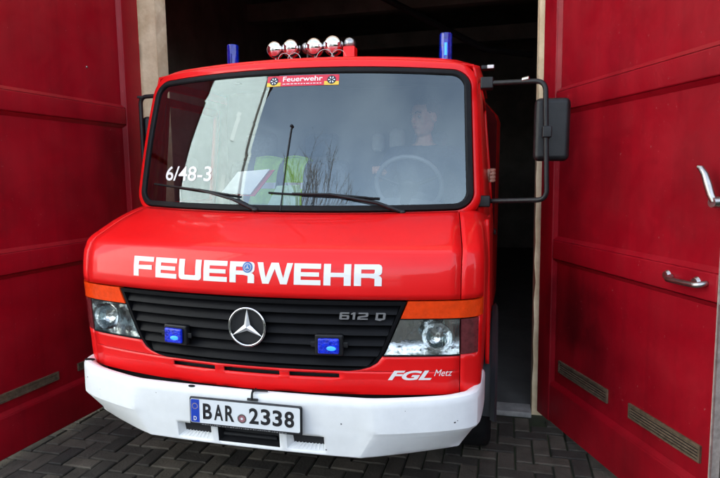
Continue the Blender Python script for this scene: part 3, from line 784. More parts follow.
def plate_text(txt, x0, x1):
    n = len(txt); wd = (x1-x0+.010)/n
    for i, ch in enumerate(txt):
        g = text_geo(ch, bold=.028); bm = place_geo(g, (x0+i*wd, x0+(i+1)*wd-.010, .433, .506), flat(-.0240), sub=9); finish('plate_character', bm, 'ink', plate)
plate_text('BAR', -.197, -.046); plate_text('2338', .024, .232)
def pdisc(name, x, z, r, y, m_):
    bm = bmesh.new(); bm.faces.new([bm.verts.new((x+r*math.cos(2*math.pi*k/28), y, z+r*math.sin(2*math.pi*k/28))) for k in range(28)]); return finish(name, bm, m_, plate)
pdisc('plate_seal', -.010, .452, .021, -.0240, 'steel'); pdisc('seal_centre', -.010, .452, .016, -.0246, mat('seal_print', (.30, .12, .14), .5, noise=.5, nscale=120)); pdisc('seal_shield', -.010, .452, .006, -.0252, 'plate')
bm = bmesh.new(); x = -.205
while x < .19:
    L = random.uniform(.004, .012); z = .4065+random.uniform(-.001, .001); hh = random.uniform(.0012, .0026)
    bm.faces.new([bm.verts.new(p) for p in ((x, -.0226, z-hh), (x+L, -.0226, z-hh), (x+L, -.0226, z+hh), (x, -.0226, z+hh))]); x += L+random.uniform(.002, .006)
finish('frame_print', bm, 'silver', plate)  # light dashes standing for the small dealer text on the frame

# ---- windscreen, gasket, surround
def rrect(hx, y0, y1, rad, n=10, straight=12):
    P = []
    cs = [(hx-rad, y0+rad, -90), (hx-rad, y1-rad, 0), (-hx+rad, y1-rad, 90), (-hx+rad, y0+rad, 180)]
    for i, (cx, cy, a0) in enumerate(cs):
        arc = [(cx+rad*math.cos(R(a0+90*k/n)), cy+rad*math.sin(R(a0+90*k/n))) for k in range(n+1)]
        P += arc; nx_, ny_, na = cs[(i+1) % 4]; q = (nx_+rad*math.cos(R(na)), ny_+rad*math.sin(R(na)))
        for k in range(1, straight): t = k/straight; P.append((arc[-1][0]+(q[0]-arc[-1][0])*t, arc[-1][1]+(q[1]-arc[-1][1])*t))
    return P
GX, GY = .93, .78
def wsm(X, Y, off=0.): return ws(X/GX, Y/GY, off)
def ringmesh(bm, rings):
    V = [[bm.verts.new(p) for p in r] for r in rings]; n = len(V[0])
    for A, B in zip(V, V[1:]):
        for k in range(n): bm.faces.new((A[k], A[(k+1) % n], B[(k+1) % n], B[k]))
    return V
gi_, go_ = rrect(GX-.034, .034, GY-.032, .065), rrect(GX, 0, GY, .095)
bm = bmesh.new(); rings = []
for k in range(9, 0, -1):
    q = k/9; rings.append([wsm(x*q, GY/2+(y-GY/2)*q) for x, y in gi_])
V = ringmesh(bm, rings); c_ = bm.verts.new(wsm(0, GY/2)); n_ = len(V[-1])
for k in range(n_): bm.faces.new((V[-1][k], V[-1][(k+1) % n_], c_))
windscreen = finish('windscreen', bm, 'glass', truck, smooth=80)
windscreen['label'] = 'large one-piece windscreen reflecting sky, a pale house and bare twigs'
bm = bmesh.new()
mid1, mid2 = rrect(GX-.028, .028, GY-.026, .07), rrect(GX-.006, .006, GY-.005, .09)
V = ringmesh(bm, [[wsm(x, y, -.01) for x, y in gi_], [wsm(x, y, .006) for x, y in gi_], [wsm(x, y, .011) for x, y in mid1], [wsm(x, y, .010) for x, y in mid2], [wsm(x, y, .0) for x, y in go_], [wsm(x, y, -.01) for x, y in go_]])
finish('windscreen_gasket', bm, 'rubber', windscreen, smooth=40)
r2, r3, r4 = rrect(GX+.004, -.004, GY+.004, .098), rrect(GX+.024, -.02, GY+.034, .11), rrect(GX+.040, -.03, GY+.052, .12)
r5 = rrect(GX+.052, -.04, GY+.062, .12); r6 = rrect(GX+.064, -.045, GY+.070, .12)
bm = bmesh.new()
ringmesh(bm, [[wsm(x, y, -.006) for x, y in go_], [wsm(x, y, .003) for x, y in r2], [wsm(x, y, .004) for x, y in r3], [wsm(x, y, -.010) for x, y in r4], [wsm(x, y, -.045) for x, y in r5], [wsm(x, y, -.10) for x, y in r6]])
finish('windscreen_surround', bm, 'red', truck, smooth=50, solid=.01)

# roof
def roof(s, v):
    a = abs(s); P0_ = Vector(wsm(s*(GX+.02), GY+.046, -.008)); crown = .0
    ys = [0, .03, .09, .30, .60, 1.0]; zs_ = [0, .020, .034, .055, .068, .072]
    i = int(v); y = ys[i]; z = zs_[i]-.05*max(0, a-.85)/.2*(1 if i else 0)
    x = P0_.x*(1+.01*i); yy = P0_.y+y*(1-(.16 if a > .5 else 0)*0)
    if i >= 3: yy = (1.05, 1.40, 1.95)[i-3]
    return (x, yy, P0_.z+z)
bm = bmesh.new(); grid(bm, roof, frange(-1.0, 1.0, 31), [0, 1, 2, 3, 4, 5])
grid(bm, lambda u, v: (roof(1, v)[0]+.016*math.sin(u*1.57), roof(1, v)[1], roof(1, v)[2]-.075*u), frange(0, 1, 6), [0, 1, 2, 3, 4, 5])
grid(bm, lambda u, v: (-roof(1, v)[0]-.016*math.sin(u*1.57), roof(1, v)[1], roof(1, v)[2]-.075*u), frange(0, 1, 6), [0, 1, 2, 3, 4, 5])
bmesh.ops.remove_doubles(bm, verts=bm.verts, dist=.0005)
roof_o = finish('cab_roof', bm, 'red', truck, smooth=45, solid=.012)
roof_o['label'] = 'red cab roof carrying the blue lights and chrome lamps'

# ---- doors and sides
SX = [(.45, 1.045), (.8, 1.040), (1.2, 1.030), (1.36, 1.018), (1.6, .998), (1.8, .978), (2.05, .955)]
YF = [(.45, .752), (1.17, .752), (1.30, 1.0), (1.36, .86), (2.05, .965)]
def side(sg, y, z, off=0): return (sg*(lin(SX, z)+.022*min(1, max(0, (y-.75)/.8))+off), y, z)
WY, WZ, WR = 1.16, .285, .372
for sg in (-1, 1):
    bm = bmesh.new()
    ysl = frange(1.005, 1.76, 20); zsl = frange(.46, 1.345, 26)
    grid(bm, lambda y, z: side(sg, y, z), ysl, zsl, lambda y, z: math.hypot(y-WY, z-WZ) < .455)
    ysf = frange(.752, 1.001, 8); grid(bm, lambda y, z: side(sg, y, z, .0), ysf, frange(.46, 1.29, 26), lambda y, z: math.hypot(y-WY, z-WZ) < .455)
    # window frame
    for (y0, y1, z0, z1) in ((1.005, 1.05, 1.345, 2.0), (1.70, 1.76, 1.345, 2.0), (1.05, 1.70, 1.95, 2.0)):
        grid(bm, lambda y, z: side(sg, y, z), frange(y0, y1, 4), frange(z0, z1, 8))
    # front edge up the windscreen pillar
    grid(bm, lambda t, z: tuple(Vector(side(sg, 1.005, z)).lerp(Vector(wsm(sg*(GX+.062), max(-.04, (z-1.33)/.752*GY), -.09)), t)), [0, .5, 1], frange(1.30, 2.05, 10))
    bmesh.ops.remove_doubles(bm, verts=bm.verts, dist=.001)
    door = finish('door', bm, 'red', truck, smooth=40, solid=.02)
    bm = bmesh.new(); box(bm, sg*1.062-.008, sg*1.062+.008, 1.50, 1.64, 1.14, 1.17); finish('door_handle', bm, 'black', door, bevel=.006)
    if sg < 0:
        bm = bmesh.new(); grid(bm, lambda y, z: side(sg, y, z, -.008), [1.05, 1.70], [1.345, 1.95]); finish('side_window', bm, 'sideglass', door)
    # wheel arch flare
    bm = bmesh.new(); pr_ = [(.455, .0), (.47, .022), (.452, .034), (.425, .030), (.415, -.06)]
    rows = []
    for k in range(25):
        t = R(2+184*k/24); rows.append([bm.verts.new((sg*(lin(SX, .6)+.012+o), WY+r*math.cos(t), WZ+r*math.sin(t))) for r, o in pr_])
    for A, B in zip(rows, rows[1:]):
        for k in range(len(pr_)-1): bm.faces.new((A[k], A[k+1], B[k+1], B[k]))
    finish('wheel_arch', bm, 'greyp', truck, smooth=40)
def wheel(xc, yc, zc, sg):
    mt = Matrix.Translation((xc, yc, zc)) @ Matrix.Rotation(R(90*sg), 4, 'Y')
    bm = bmesh.new(); lathe(bm, [(.22, -.10), (.33, -.105), (.362, -.09), (.372, -.07), (.372, .07), (.362, .09), (.33, .105), (.22, .10)], mt, 48)
    ty = finish('wheel', bm, 'rubber', truck, smooth=40)
    bm = bmesh.new(); lathe(bm, [(.225, .106), (.21, .10), (.17, .06), (.10, .07), (.08, .12), (.0005, .125)], mt, 40, cap=False); finish('rim', bm, 'steel', ty, smooth=40)
for sg in (-1, 1): wheel(sg*.958, WY, WZ, sg); wheel(sg*.95, 4.6, WZ, sg)
# rear body (inside the garage)
bm = bmesh.new(); prof = [(-1.06, .42), (1.06, .42), (1.09, .6), (1.09, 1.93), (1.07, 1.985), (.95, 2.12), (.85, 2.18), (-.85, 2.18), (-.95, 2.12), (-1.07, 1.985), (-1.09, 1.93), (-1.09, .6)]
rings = [[bm.verts.new((x*(.975 if y < 2.35 else 1), y, z)) for x, z in prof] for y in (2.30, 2.42, 5.6)]
for A, B in zip(rings, rings[1:]):
    for k in range(12): bm.faces.new((A[k], A[(k+1) % 12], B[(k+1) % 12], B[k]))
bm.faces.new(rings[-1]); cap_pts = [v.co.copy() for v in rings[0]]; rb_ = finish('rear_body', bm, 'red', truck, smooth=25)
bm = bmesh.new(); bm.faces.new([bm.verts.new(p+Vector((0, -.003, 0))) for p in cap_pts][::-1]); finish('shaded_body_front', bm, 'shaded_red', rb_)  # front face of the red rear body, coloured as if in shade
bm = bmesh.new(); box(bm, -.62, .62, .40, 5.4, .34, .50); finish('chassis', bm, 'underbody', truck)
bm = bmesh.new(); box(bm, -.97, .97, .80, 1.78, .53, .60); finish('cab_floor', bm, 'underbody', truck)

# mirrors
def mirror(sg, P_, hx0, hx1, hy, hz0, hz1):
    bm = bmesh.new(); tube(bm, arc_path(P_, .05, 8), .0125, 12); mr = finish('mirror_arm', bm, 'black', truck, smooth=50)
    bm = bmesh.new(); box(bm, hx0, hx1, hy, hy+.075, hz0, hz1); finish('mirror_housing', bm, 'black', mr, bevel=.028, seg=4)
    bm = bmesh.new(); box(bm, hx0+.015, hx1-.015, hy+.0755, hy+.078, hz0+.02, hz1-.02); finish('mirror_glass', bm, 'chrome', mr, bevel=.001)
    return mr
mr = mirror(1, [(1.0, .80, 1.985), (1.276, .70, 1.972), (1.300, .70, 1.397), (1.0, .82, 1.383)], 1.233, 1.402, .722, 1.588, 1.896)
bm = bmesh.new(); box(bm, 1.268, 1.312, .680, .735, 1.70, 1.755); finish('mirror_clamp', bm, 'black', mr, bevel=.006)
bm = bmesh.new(); tube(bm, [(1.17, .735, 1.985), (1.20, .725, 1.990)], .012, 10); finish('arm_bolt', bm, 'steel', mr)
for z in (1.985, 1.383):
    bm = bmesh.new(); box(bm, .965, 1.03, .775, .845, z-.03, z+.03); finish('mirror_bracket', bm, 'black', mr, bevel=.008)
mirror(-1, [(-.93, .90, 1.995), (-1.075, .92, 1.995), (-1.065, .92, 1.45), (-1.01, .92, 1.42)], -1.085, -1.02, .93, 1.60, 1.88)
bm = bmesh.new(); box(bm, -1.0, -1.09, .905, .93, 1.985, 2.0)
finish('mirror_bracket', bm, 'black', truck, bevel=.004)
# marker lamp on the roof corner
bm = bmesh.new(); box(bm, .962, 1.035, 1.02, 1.07, 2.095, 2.118); mk = finish('marker_lamp', bm, 'black', truck, bevel=.005)
bm = bmesh.new(); box(bm, .995, 1.03, 1.008, 1.018, 2.097, 2.116); finish('marker_lens', bm, 'white', mk, bevel=.003)

bm = bmesh.new(); grid(bm, lambda u, v: (roof(u, v)[0]*.97, roof(u, v)[1]+.02, roof(u, v)[2]-.028), frange(-1, 1, 15), [0, 1, 2, 3, 4, 5]); finish('headliner', bm, 'dash', truck, smooth=60)
# roof beacons
for sg in (-1, 1):
    xc = .729*sg
    mt = Matrix.Translation((xc, 1.50, 2.17)); bm = bmesh.new(); lathe(bm, [(.06, -.02), (.06, .03), (.045, .045), (.045, .075)], mt, 28); bc = finish('roof_beacon', bm, 'black', truck, smooth=40)
    bm = bmesh.new(); lathe(bm, [(.040, .076), (.040, .232), (.037, .24), (.0005, .242)], mt, 28, cap=False); finish('beacon_dome', bm, 'blue', bc, smooth=50)
    bm = bmesh.new(); tube(bm, [(xc+.004, 1.455, 2.27), (xc+.004, 1.455, 2.345)], .009, 10); finish('beacon_tube', bm, 'bluelit' if sg > 0 else 'blue', bc)
# chrome work lamps on the roof
bm = bmesh.new(); box(bm, -.40, .16, 1.28, 1.33, 2.19, 2.235); bar = finish('lamp_bar', bm, 'black', truck, bevel=.006)
bm = bmesh.new(); box(bm, .118, .192, 1.26, 1.34, 2.19, 2.312); finish('lamp_bar_end', bm, 'red', bar, bevel=.006)
for x, z, r, yy in ((-.345, 2.322, .054, 1.30), (-.236, 2.326, .057, 1.30), (-.080, 2.326, .058, 1.30), (.042, 2.330, .063, 1.30), (-.150, 2.335, .034, 1.36), (.010, 2.35, .036, 1.38), (.140, 2.345, .036, 1.34)):
    bm = bmesh.new()
    mt = Matrix.Translation((x, yy, z)) @ Matrix.Rotation(R(90), 4, 'X')
    lathe(bm, [(r, -.03), (r*1.04, -.022), (r*1.0, -.01), (r*.96, .010), (r*.82, r*.42), (r*.5, r*.66), (r*.2, r*.76), (.0005, r*.78)], mt, 32, cap=False)
    lp = finish('roof_lamp', bm, 'chrome' if r > .04 else 'steel', truck, smooth=60)
    bm = bmesh.new(); lathe(bm, [(r*.98, -.034), (.0005, -.040)], mt, 32, cap=False); finish('lamp_glass', bm, 'winglass', lp)
    bm = bmesh.new(); tube(bm, [(x, yy+.02, 2.23), (x, yy+.02, z-r*.9)], .007, 8); finish('lamp_stem', bm, 'steel', lp)
for x, r in ((-.265, .045), (-.20, .045), (.0, .055), (.09, .05)):
    bm = bmesh.new(); tube(bm, [(x+r*math.cos(t), 1.262, 2.235+r*1.15*math.sin(t)) for t in [math.pi*k/14 for k in range(15)]], .0022, 8); finish('guard_hoop', bm, 'steel', bar, smooth=60)

# windscreen wipers
def onws(s, t, off=.0): return Vector(ws(s, t, off))
for piv, mid_, b0, b1 in (((-.161, .020), (-.509, .133), (-.87, .170), (-.263, .098)), ((.632, .004), (.254, .112), (-.084, .124), (.518, .085))):
    p0 = onws(*piv, .012); p0.z -= .008
    bm = bmesh.new(); tube(bm, [p0, onws(piv[0]+(mid_[0]-piv[0])*.35, piv[1]+(mid_[1]-piv[1])*.45, .035), onws(*mid_, .032)], [.011, .009, .006], 10); wp = finish('wiper', bm, 'black', truck, smooth=50)
    bm = bmesh.new(); tube(bm, [onws(b0[0]+(b1[0]-b0[0])*k/12, b0[1]+(b1[1]-b0[1])*k/12, .016) for k in range(13)], .0055, 8); finish('wiper_blade', bm, 'rubber', wp, smooth=50)
    bm = bmesh.new(); tube(bm, [onws(mid_[0]+(b1[0]-mid_[0])*k/8*.75, mid_[1]+(b1[1]-mid_[1])*k/8*.75, .030-.0012*k) for k in range(9)], .005, 8)
    tube(bm, [onws(mid_[0]+(b0[0]-mid_[0])*k/8*.6, mid_[1]+(b0[1]-mid_[1])*k/8*.6, .030-.0012*k) for k in range(9)], .005, 8); finish('blade_carrier', bm, 'black', wp, smooth=50)
    bm = bmesh.new(); sphere(bm, p0, .018, sy=.8, sz=.7); finish('wiper_pivot', bm, 'black', wp, smooth=60)

# markings on the glass
bm = place_geo(text_geo('6/48-3', bold=.012), (-.800, -.460, .203, .312), lambda u, v: ws(u, v, .0015), sub=.1); finish('call_sign', bm, 'white', windscreen)
stk = finish('fire_service_sticker', place_geo(poly_geo([rnd(0, 1, 0, 1, .02)]), (-.163, .268, .872, .948), lambda u, v: ws(u, v, .0015), sub=.06), 'stickred', windscreen)
for a, b2 in ((-.163, -.078), (.183, .268)):
    bm = place_geo(poly_geo([[(0, 0), (1, 0), (1, 1), (0, 1)]]), (a, b2, .873, .900), lambda u, v: ws(u, v, .0022), sub=.1); finish('sticker_band', bm, 'yellow', stk)
    bm = place_geo(poly_geo([[(math.cos(2*math.pi*k/20), math.sin(2*math.pi*k/20)) for k in range(20)]]), ((a+b2)/2-.026, (a+b2)/2+.026, .880, .940), lambda u, v: ws(u, v, .0028), sub=.1); cr = finish('sticker_crest', bm, 'navy', stk)
    bm = bmesh.new()
    for q in range(6):
        t0 = q*math.pi/3; cx, cy = (a+b2)/2, .910
        bm.faces.new([bm.verts.new(ws(cx+dx*.020, cy+dy*.023, .0034)) for dx, dy in ((math.cos(t0)*.25, math.sin(t0)*.25), (math.cos(t0-.22), math.sin(t0-.22)), (math.cos(t0+.22), math.sin(t0+.22)))])
    finish('crest_spokes', bm, 'white', stk)
bm = place_geo(text_geo('Feuerwehr', bold=.010), (-.066, .172, .905, .941), lambda u, v: ws(u, v, .0022), sub=.1); finish('sticker_text', bm, 'white', stk)
bm = bmesh.new(); x = -.066
while x < .165:
    L = random.uniform(.008, .02); bm.faces.new([bm.verts.new(ws(u, v, .0022)) for u, v in ((x, .885), (x+L, .885), (x+L, .890), (x, .890))]); x += L+.006
finish('sticker_line', bm, 'white', stk)

# ---- cab interior
bm = bmesh.new()
def dash(u, v):
    y, z = [(.60, 1.25), (.72, 1.325), (.90, 1.345), (1.02, 1.33), (1.08, 1.28), (1.08, .80)][int(v)]
    return (u*(.90 if v < 1 else .95), y+(.13*u*u if v < 3 else .05*u*u), z+(.05*math.exp(-((u-.55)/.25)**2) if 1 < v < 4 else 0))
grid(bm, dash, frange(-1, 1, 25), [0, 1, 2, 3, 4, 5]); finish('dashboard', bm, 'dash', truck, smooth=40)
swc = Vector((.565, 1.06, 1.46)); rot = Matrix.Rotation(R(-58), 3, 'X')
bm = bmesh.new(); rg = [swc+rot @ Vector((.19*math.cos(t), .19*math.sin(t), 0)) for t in [2*math.pi*k/40 for k in range(41)]]
tube(bm, rg, .014, 10); stw = finish('steering_wheel', bm, 'wheelgrey', truck, smooth=60)
bm = bmesh.new()
for a in (200, 340, 90): tube(bm, [swc+rot @ Vector((0, 0, -.03)), swc+rot @ Vector((.185*math.cos(R(a)), .185*math.sin(R(a)), 0))], .012, 8)
sphere(bm, swc+rot @ Vector((0, 0, -.03)), .06, sz=.5, rot=rot); finish('wheel_hub', bm, 'black', stw, smooth=60)
bm = bmesh.new(); tube(bm, [swc+rot @ Vector((0, 0, -.04)), swc+rot @ Vector((0, 0, -.35))], .03, 12); finish('steering_column', bm, 'black', stw)
def seat(x, wd, col='seat'):
    bm = bmesh.new(); box(bm, x-wd/2, x+wd/2, 1.22, 1.62, .98, 1.10); st = finish('seat_cushion', bm, col, truck, bevel=.04, seg=3)
    mt = Matrix.Translation((x, 1.60, 1.08)) @ Matrix.Rotation(R(-10), 4, 'X')
    bm = bmesh.new(); box(bm, -wd/2+.01, wd/2-.01, 0, .12, 0, .56, mt); finish('seat_back', bm, col, st, bevel=.04, seg=3)
    bm = bmesh.new(); box(bm, -.12, .12, .02, .10, .60, .76, mt); finish('headrest', bm, col, st, bevel=.03, seg=3)
for x, wd in ((.60, .50), (-.18, .44), (-.65, .44)): seat(x, wd)
bm = bmesh.new(); box(bm, -.93, .93, 1.80, 2.20, .55, 2.135); finish('crew_compartment', bm, 'black', truck)
for x, q in ((.25, .045), (.385, .055)):       # pale headrests of the rear bench
    bm = bmesh.new(); box(bm, x-q, x+q, 1.70, 1.77, 1.68, 1.68+q*3); finish('rear_headrest', bm, 'pale', truck, bevel=.04, seg=3)
# slim marker rod standing on the cowl in front of the glass
bm = bmesh.new(); pts_ = [onws(-.014, .004, .012), onws(-.010, .12, .006), onws(.002, .36, .006), onws(.016, .585, .006)]
tube(bm, pts_, .0036, 8); an = finish('marker_rod', bm, 'black', truck, smooth=50)
bm = bmesh.new(); sphere(bm, pts_[-1], .009); finish('rod_knob', bm, 'rubber', an, smooth=60)

# ---- loose things in the cab (each its own object, in world space)
def loose(name, bm, m_, label, cat, group=None, **k):
    """own object; geometry is modelled about its base point"""
    for v in bm.verts: v.co = VM @ v.co
    c_ = sum((v.co for v in bm.verts), Vector())/len(bm.verts); zmin = min(v.co.z for v in bm.verts); c_.z = zmin
    for v in bm.verts: v.co -= c_
    o = finish(name, bm, m_, **k); o.location = c_
    return tag(o, label, cat, group)
def sheet(corn, th=.002):
    bm = bmesh.new(); c0 = [Vector(p) for p in corn]; nrm = (c0[1]-c0[0]).cross(c0[3]-c0[0]).normalized()*th
    a = [bm.verts.new(p) for p in c0]; b2 = [bm.verts.new(p+nrm) for p in c0]
    bm.faces.new(a); bm.faces.new(b2[::-1])
    for k in range(4): bm.faces.new((a[k], b2[k], b2[(k+1) % 4], a[(k+1) % 4]))
    return bm

cb_ = loose('clipboard', sheet([(-.488, .80, 1.405), (-.285, .80, 1.398), (-.232, .98, 1.546), (-.462, .98, 1.526)], .006), 'stickred', 'white papers on a red clipboard leaning on the dashboard behind the windscreen', 'clipboard')
bm = sheet([(-.486, .792, 1.408), (-.306, .792, 1.403), (-.256, .966, 1.546), (-.460, .966, 1.530)], .004)
for v in bm.verts: v.co = VM @ v.co; v.co -= cb_.location; v.co += Vector((0, -.004, .006))
finish('paper_sheet', bm, 'paper', cb_)
loose('paper_form', sheet([(-.175, .72, 1.352), (.01, .72, 1.352), (-.055, .93, 1.462), (-.20, .93, 1.455)], .002), 'greenpaper', 'pale green paper form lying on the dashboard right of the clipboard', 'paper')
def vest(x0, x1, lean, label):
    bm = bmesh.new()
    ys = 1.555
    outline = lambda u, v: (x0+(x1-x0)*u+lean*v+.012*math.sin(9*u+4*v), ys+.055*v-.012*math.cos(7*u)-.01*math.sin(11*v), 1.30+.36*v-(.045*abs(u-.4)**1.5 if v > .9 else 0))
    grid(bm, outline, frange(0, 1, 12), frange(0, 1, 14))
    grid(bm, lambda u, v: (x0+(x1-x0)*u+lean+.01*v, ys+.055+.15*v, 1.66+.012*math.sin(3.1*v)-.03*v-.045*abs(u-.4)**1.5), frange(0, 1, 12), frange(0, 1, 5))
    o = loose('safety_vest', bm, 'hivis', label, 'safety vest', 'green safety vests over the passenger seats', smooth=60, solid=.012)
    bm = bmesh.new(); grid(bm, lambda u, v: (lambda p: (p[0], p[1]-.004, p[2]))(outline(u, .35+.12*v)), frange(0, 1, 12), [0, 1])
    for v in bm.verts: v.co = VM @ v.co; v.co -= o.location
    finish('reflective_band', bm, 'reflex', o)
vest(-.66, -.47, .05, 'green safety vest over the seat back directly behind the clipboard')
vest(-.42, -.26, .03, 'narrower green safety vest hanging directly behind the thin upright marker rod')

# ------------------------------------------------------------------ the driver
def skin(nodes, edges, root=0, sub=1):
    me = bpy.data.meshes.new('sk'); me.from_pydata([n_[0] for n_ in nodes], edges, []); o = bpy.data.objects.new('sk', me); C.objects.link(o)
    o.modifiers.new('s', 'SKIN'); 
    if not me.skin_vertices: 
        bpy.context.view_layer.objects.active = o; bpy.ops.mesh.customdata_skin_add()
    for i, n_ in enumerate(nodes):
        r = n_[1] if isinstance(n_[1], tuple) else (n_[1], n_[1]); me.skin_vertices[0].data[i].radius = r; me.skin_vertices[0].data[i].use_root = (i == root)
    if sub: o.modifiers.new('u', 'SUBSURF').levels = sub
    dg = bpy.context.evaluated_depsgraph_get(); m2 = bpy.data.meshes.new_from_object(o.evaluated_get(dg))
    bm = bmesh.new(); bm.from_mesh(m2); bpy.data.objects.remove(o); bpy.data.meshes.remove(m2); return bm
def merge(*bms):
    out = bmesh.new()
    for b2 in bms:
        me = bpy.data.meshes.new('t'); b2.to_mesh(me); out.from_mesh(me); bpy.data.meshes.remove(me); b2.free()
    return out
def voxel(bm, size, smooth_it=4):
    me = bpy.data.meshes.new('v'); bm.to_mesh(me); bm.free(); o = bpy.data.objects.new('v', me); C.objects.link(o)
    r = o.modifiers.new('r', 'REMESH'); r.mode = 'VOXEL'; r.voxel_size = size
    k = o.modifiers.new('k', 'SMOOTH'); k.iterations = smooth_it; k.factor = .5
    dg = bpy.context.evaluated_depsgraph_get(); m2 = bpy.data.meshes.new_from_object(o.evaluated_get(dg))
    b2 = bmesh.new(); b2.from_mesh(m2); bpy.data.objects.remove(o); bpy.data.meshes.remove(m2); return b2
HC = Vector((.608, 1.42, 1.885)); HR = Matrix.Rotation(R(-38), 3, 'Z') @ Matrix.Rotation(R(6), 3, 'X')   # face turned to the truck's passenger side
def hp(x, y, z): return HC+HR @ Vector((x, y, z))
hd = bmesh.new()
sphere(hd, hp(0, .012, .028), 1, .076, .096, .088, rot=HR); sphere(hd, hp(0, -.014, -.045), 1, .060, .074, .075, rot=HR)
sphere(hd, hp(0, -.052, -.088), 1, .032, .028, .026, rot=HR)
sphere(hd, hp(0, -.090, -.012), 1, .013, .020, .024, rot=HR); sphere(hd, hp(0, -.103, -.024), 1, .015, .014, .012, rot=HR)
sphere(hd, hp(0, -.078, .030), 1, .052, .018, .012, rot=HR)
for sx in (-1, 1): sphere(hd, hp(sx*.074, .012, -.005), 1, .010, .020, .032, rot=HR); sphere(hd, hp(sx*.034, -.050, -.024), 1, .028, .026, .034, rot=HR)
sphere(hd, hp(0, -.084, -.055), 1, .024, .010, .011, rot=HR)
sk = [((.60, 1.46, 1.16), .14), ((.60, 1.48, 1.32), .13), ((.60, 1.48, 1.50), (.17, .12)), ((.605, 1.47, 1.63), (.14, .10)), ((.607, 1.45, 1.72), .055), ((.608, 1.435, 1.82), .052),
      ((.80, 1.47, 1.635), .065), ((.94, 1.30, 1.44), .048), ((.985, 1.085, 1.505), .028), ((.41, 1.46, 1.635), .065), ((.33, 1.27, 1.43), .048), ((.39, 1.12, 1.54), .028),
      ((.70, 1.40, 1.16), .10), ((.72, 1.02, 1.14), .075), ((.73, .95, .78), .05), ((.73, .86, .66), .04), ((.50, 1.40, 1.16), .10), ((.48, 1.02, 1.14), .075), ((.47, .95, .78), .05), ((.47, .86, .66), .04)]
ed = [(0, 1), (1, 2), (2, 3), (3, 4), (4, 5), (3, 6), (6, 7), (7, 8), (3, 9), (9, 10), (10, 11), (0, 12), (12, 13), (13, 14), (14, 15), (0, 16), (16, 17), (17, 18), (18, 19)]
body = skin(sk, ed, 0, 1)
hands = bmesh.new()
# left hand on the window frame: palm behind the pillar, four fingers curled round its outside, thumb inside
sphere(hands, Vector((1.012, 1.052, 1.515)), 1, .016, .036, .042)
for k, (dz, L) in enumerate(((.030, .92), (.010, 1.0), (-.010, .95), (-.029, .78))):
    z = 1.518+dz
    tube(hands, [(1.025, 1.045, z), (1.044, 1.018, z+.001), (1.047, .992, z), (1.040, .992-.018*L, z-.002), (1.026, .985-.018*L, z-.003)], [.0100, .0095, .0088, .0080, .0066], 10)
    sphere(hands, Vector((1.026, .985-.018*L, z-.003)), .0068, u=10, v=8)
tube(hands, [(.995, 1.05, 1.535), (.980, 1.02, 1.548), (.972, .995, 1.552)], [.012, .0105, .0085], 10)
# right hand round the rim of the wheel
hc = Vector((.385, 1.075, 1.548)); sphere(hands, hc, 1, .036, .030, .026)
for k in range(4):
    x = hc.x-.028+.019*k; L = (.85, 1, .96, .8)[k]
    tube(hands, [(x, hc.y-.015, hc.z+.012), (x+.002, hc.y-.045*L, hc.z+.016), (x+.003, hc.y-.066*L, hc.z-.002), (x+.003, hc.y-.055*L, hc.z-.022)], [.0098, .009, .0082, .007], 10)
tube(hands, [(hc.x+.03, hc.y, hc.z-.004), (hc.x+.045, hc.y-.025, hc.z-.014), (hc.x+.040, hc.y-.048, hc.z-.022)], [.012, .0105, .0085], 10)
allb = voxel(merge(body, hd, hands), .0045, 6)
driver = loose('person', allb, 'skin', 'driver in dark blue jacket behind the steering wheel, one hand on window frame', 'person', smooth=80)
def dpart(name, bm, m_, **k):
    for v in bm.verts: v.co = VM @ v.co; v.co -= driver.location
    return finish(name, bm, m_, driver, **k)
jk = [(p, (tuple(q+.017 for q in r) if isinstance(r, tuple) else r+.017)) for p, r in sk]
jn = [jk[i] for i in (0, 1, 2, 3)]+[((.607, 1.452, 1.715), .070)]+[jk[6], jk[7], ((.975, 1.13, 1.490), .044), jk[9], jk[10], ((.380, 1.155, 1.515), .044)]
dpart('jacket', voxel(skin(jn, [(0, 1), (1, 2), (2, 3), (3, 4), (3, 5), (5, 6), (6, 7), (3, 8), (8, 9), (9, 10)], 0, 1), .009, 3), 'navy', smooth=80)
tn = [(p, (r if isinstance(r, tuple) else r+.016)) for p, r in (jk[0], jk[12], jk[13], jk[14], jk[15], jk[16], jk[17], jk[18], jk[19])]
dpart('trousers', voxel(skin(tn, [(0, 1), (1, 2), (2, 3), (3, 4), (0, 5), (5, 6), (6, 7), (7, 8)], 0, 1), .01, 3), 'navy', smooth=80)
bm = bmesh.new(); sphere(bm, hp(0, .026, .046), 1, .083, .100, .088, rot=HR, u=36, v=24)
inv = HR.transposed()
kill = [v for v in bm.verts if (lambda q: q.y < -.045 and q.z < .075 or q.z < -.005 and q.y < .03 or q.z < -.05)(inv @ (v.co-HC))]
bmesh.ops.delete(bm, geom=kill, context='VERTS')
for v in bm.verts: v.co += Vector((random.uniform(-1, 1), random.uniform(-1, 1), random.uniform(-1, 1)))*.0025
dpart('hair', bm, 'hair', smooth=60, solid=.006)
for sx in (-1, 1):
    bm = bmesh.new(); sphere(bm, hp(sx*.030, -.0765, .006), .0115, sy=.7, sz=.75, rot=HR); ey = dpart('eye', bm, 'eye', smooth=80)
    bm = bmesh.new(); sphere(bm, hp(sx*.030, -.0830, .006), .0052, sy=.5, rot=HR)
    for v in bm.verts: v.co = VM @ v.co; v.co -= driver.location
    finish('pupil', bm, 'hair', ey)
    bm = bmesh.new(); tube(bm, [hp(sx*.014, -.094, .030), hp(sx*.032, -.092, .035), hp(sx*.050, -.078, .028)], .004, 8); dpart('eyebrow', bm, 'hair')
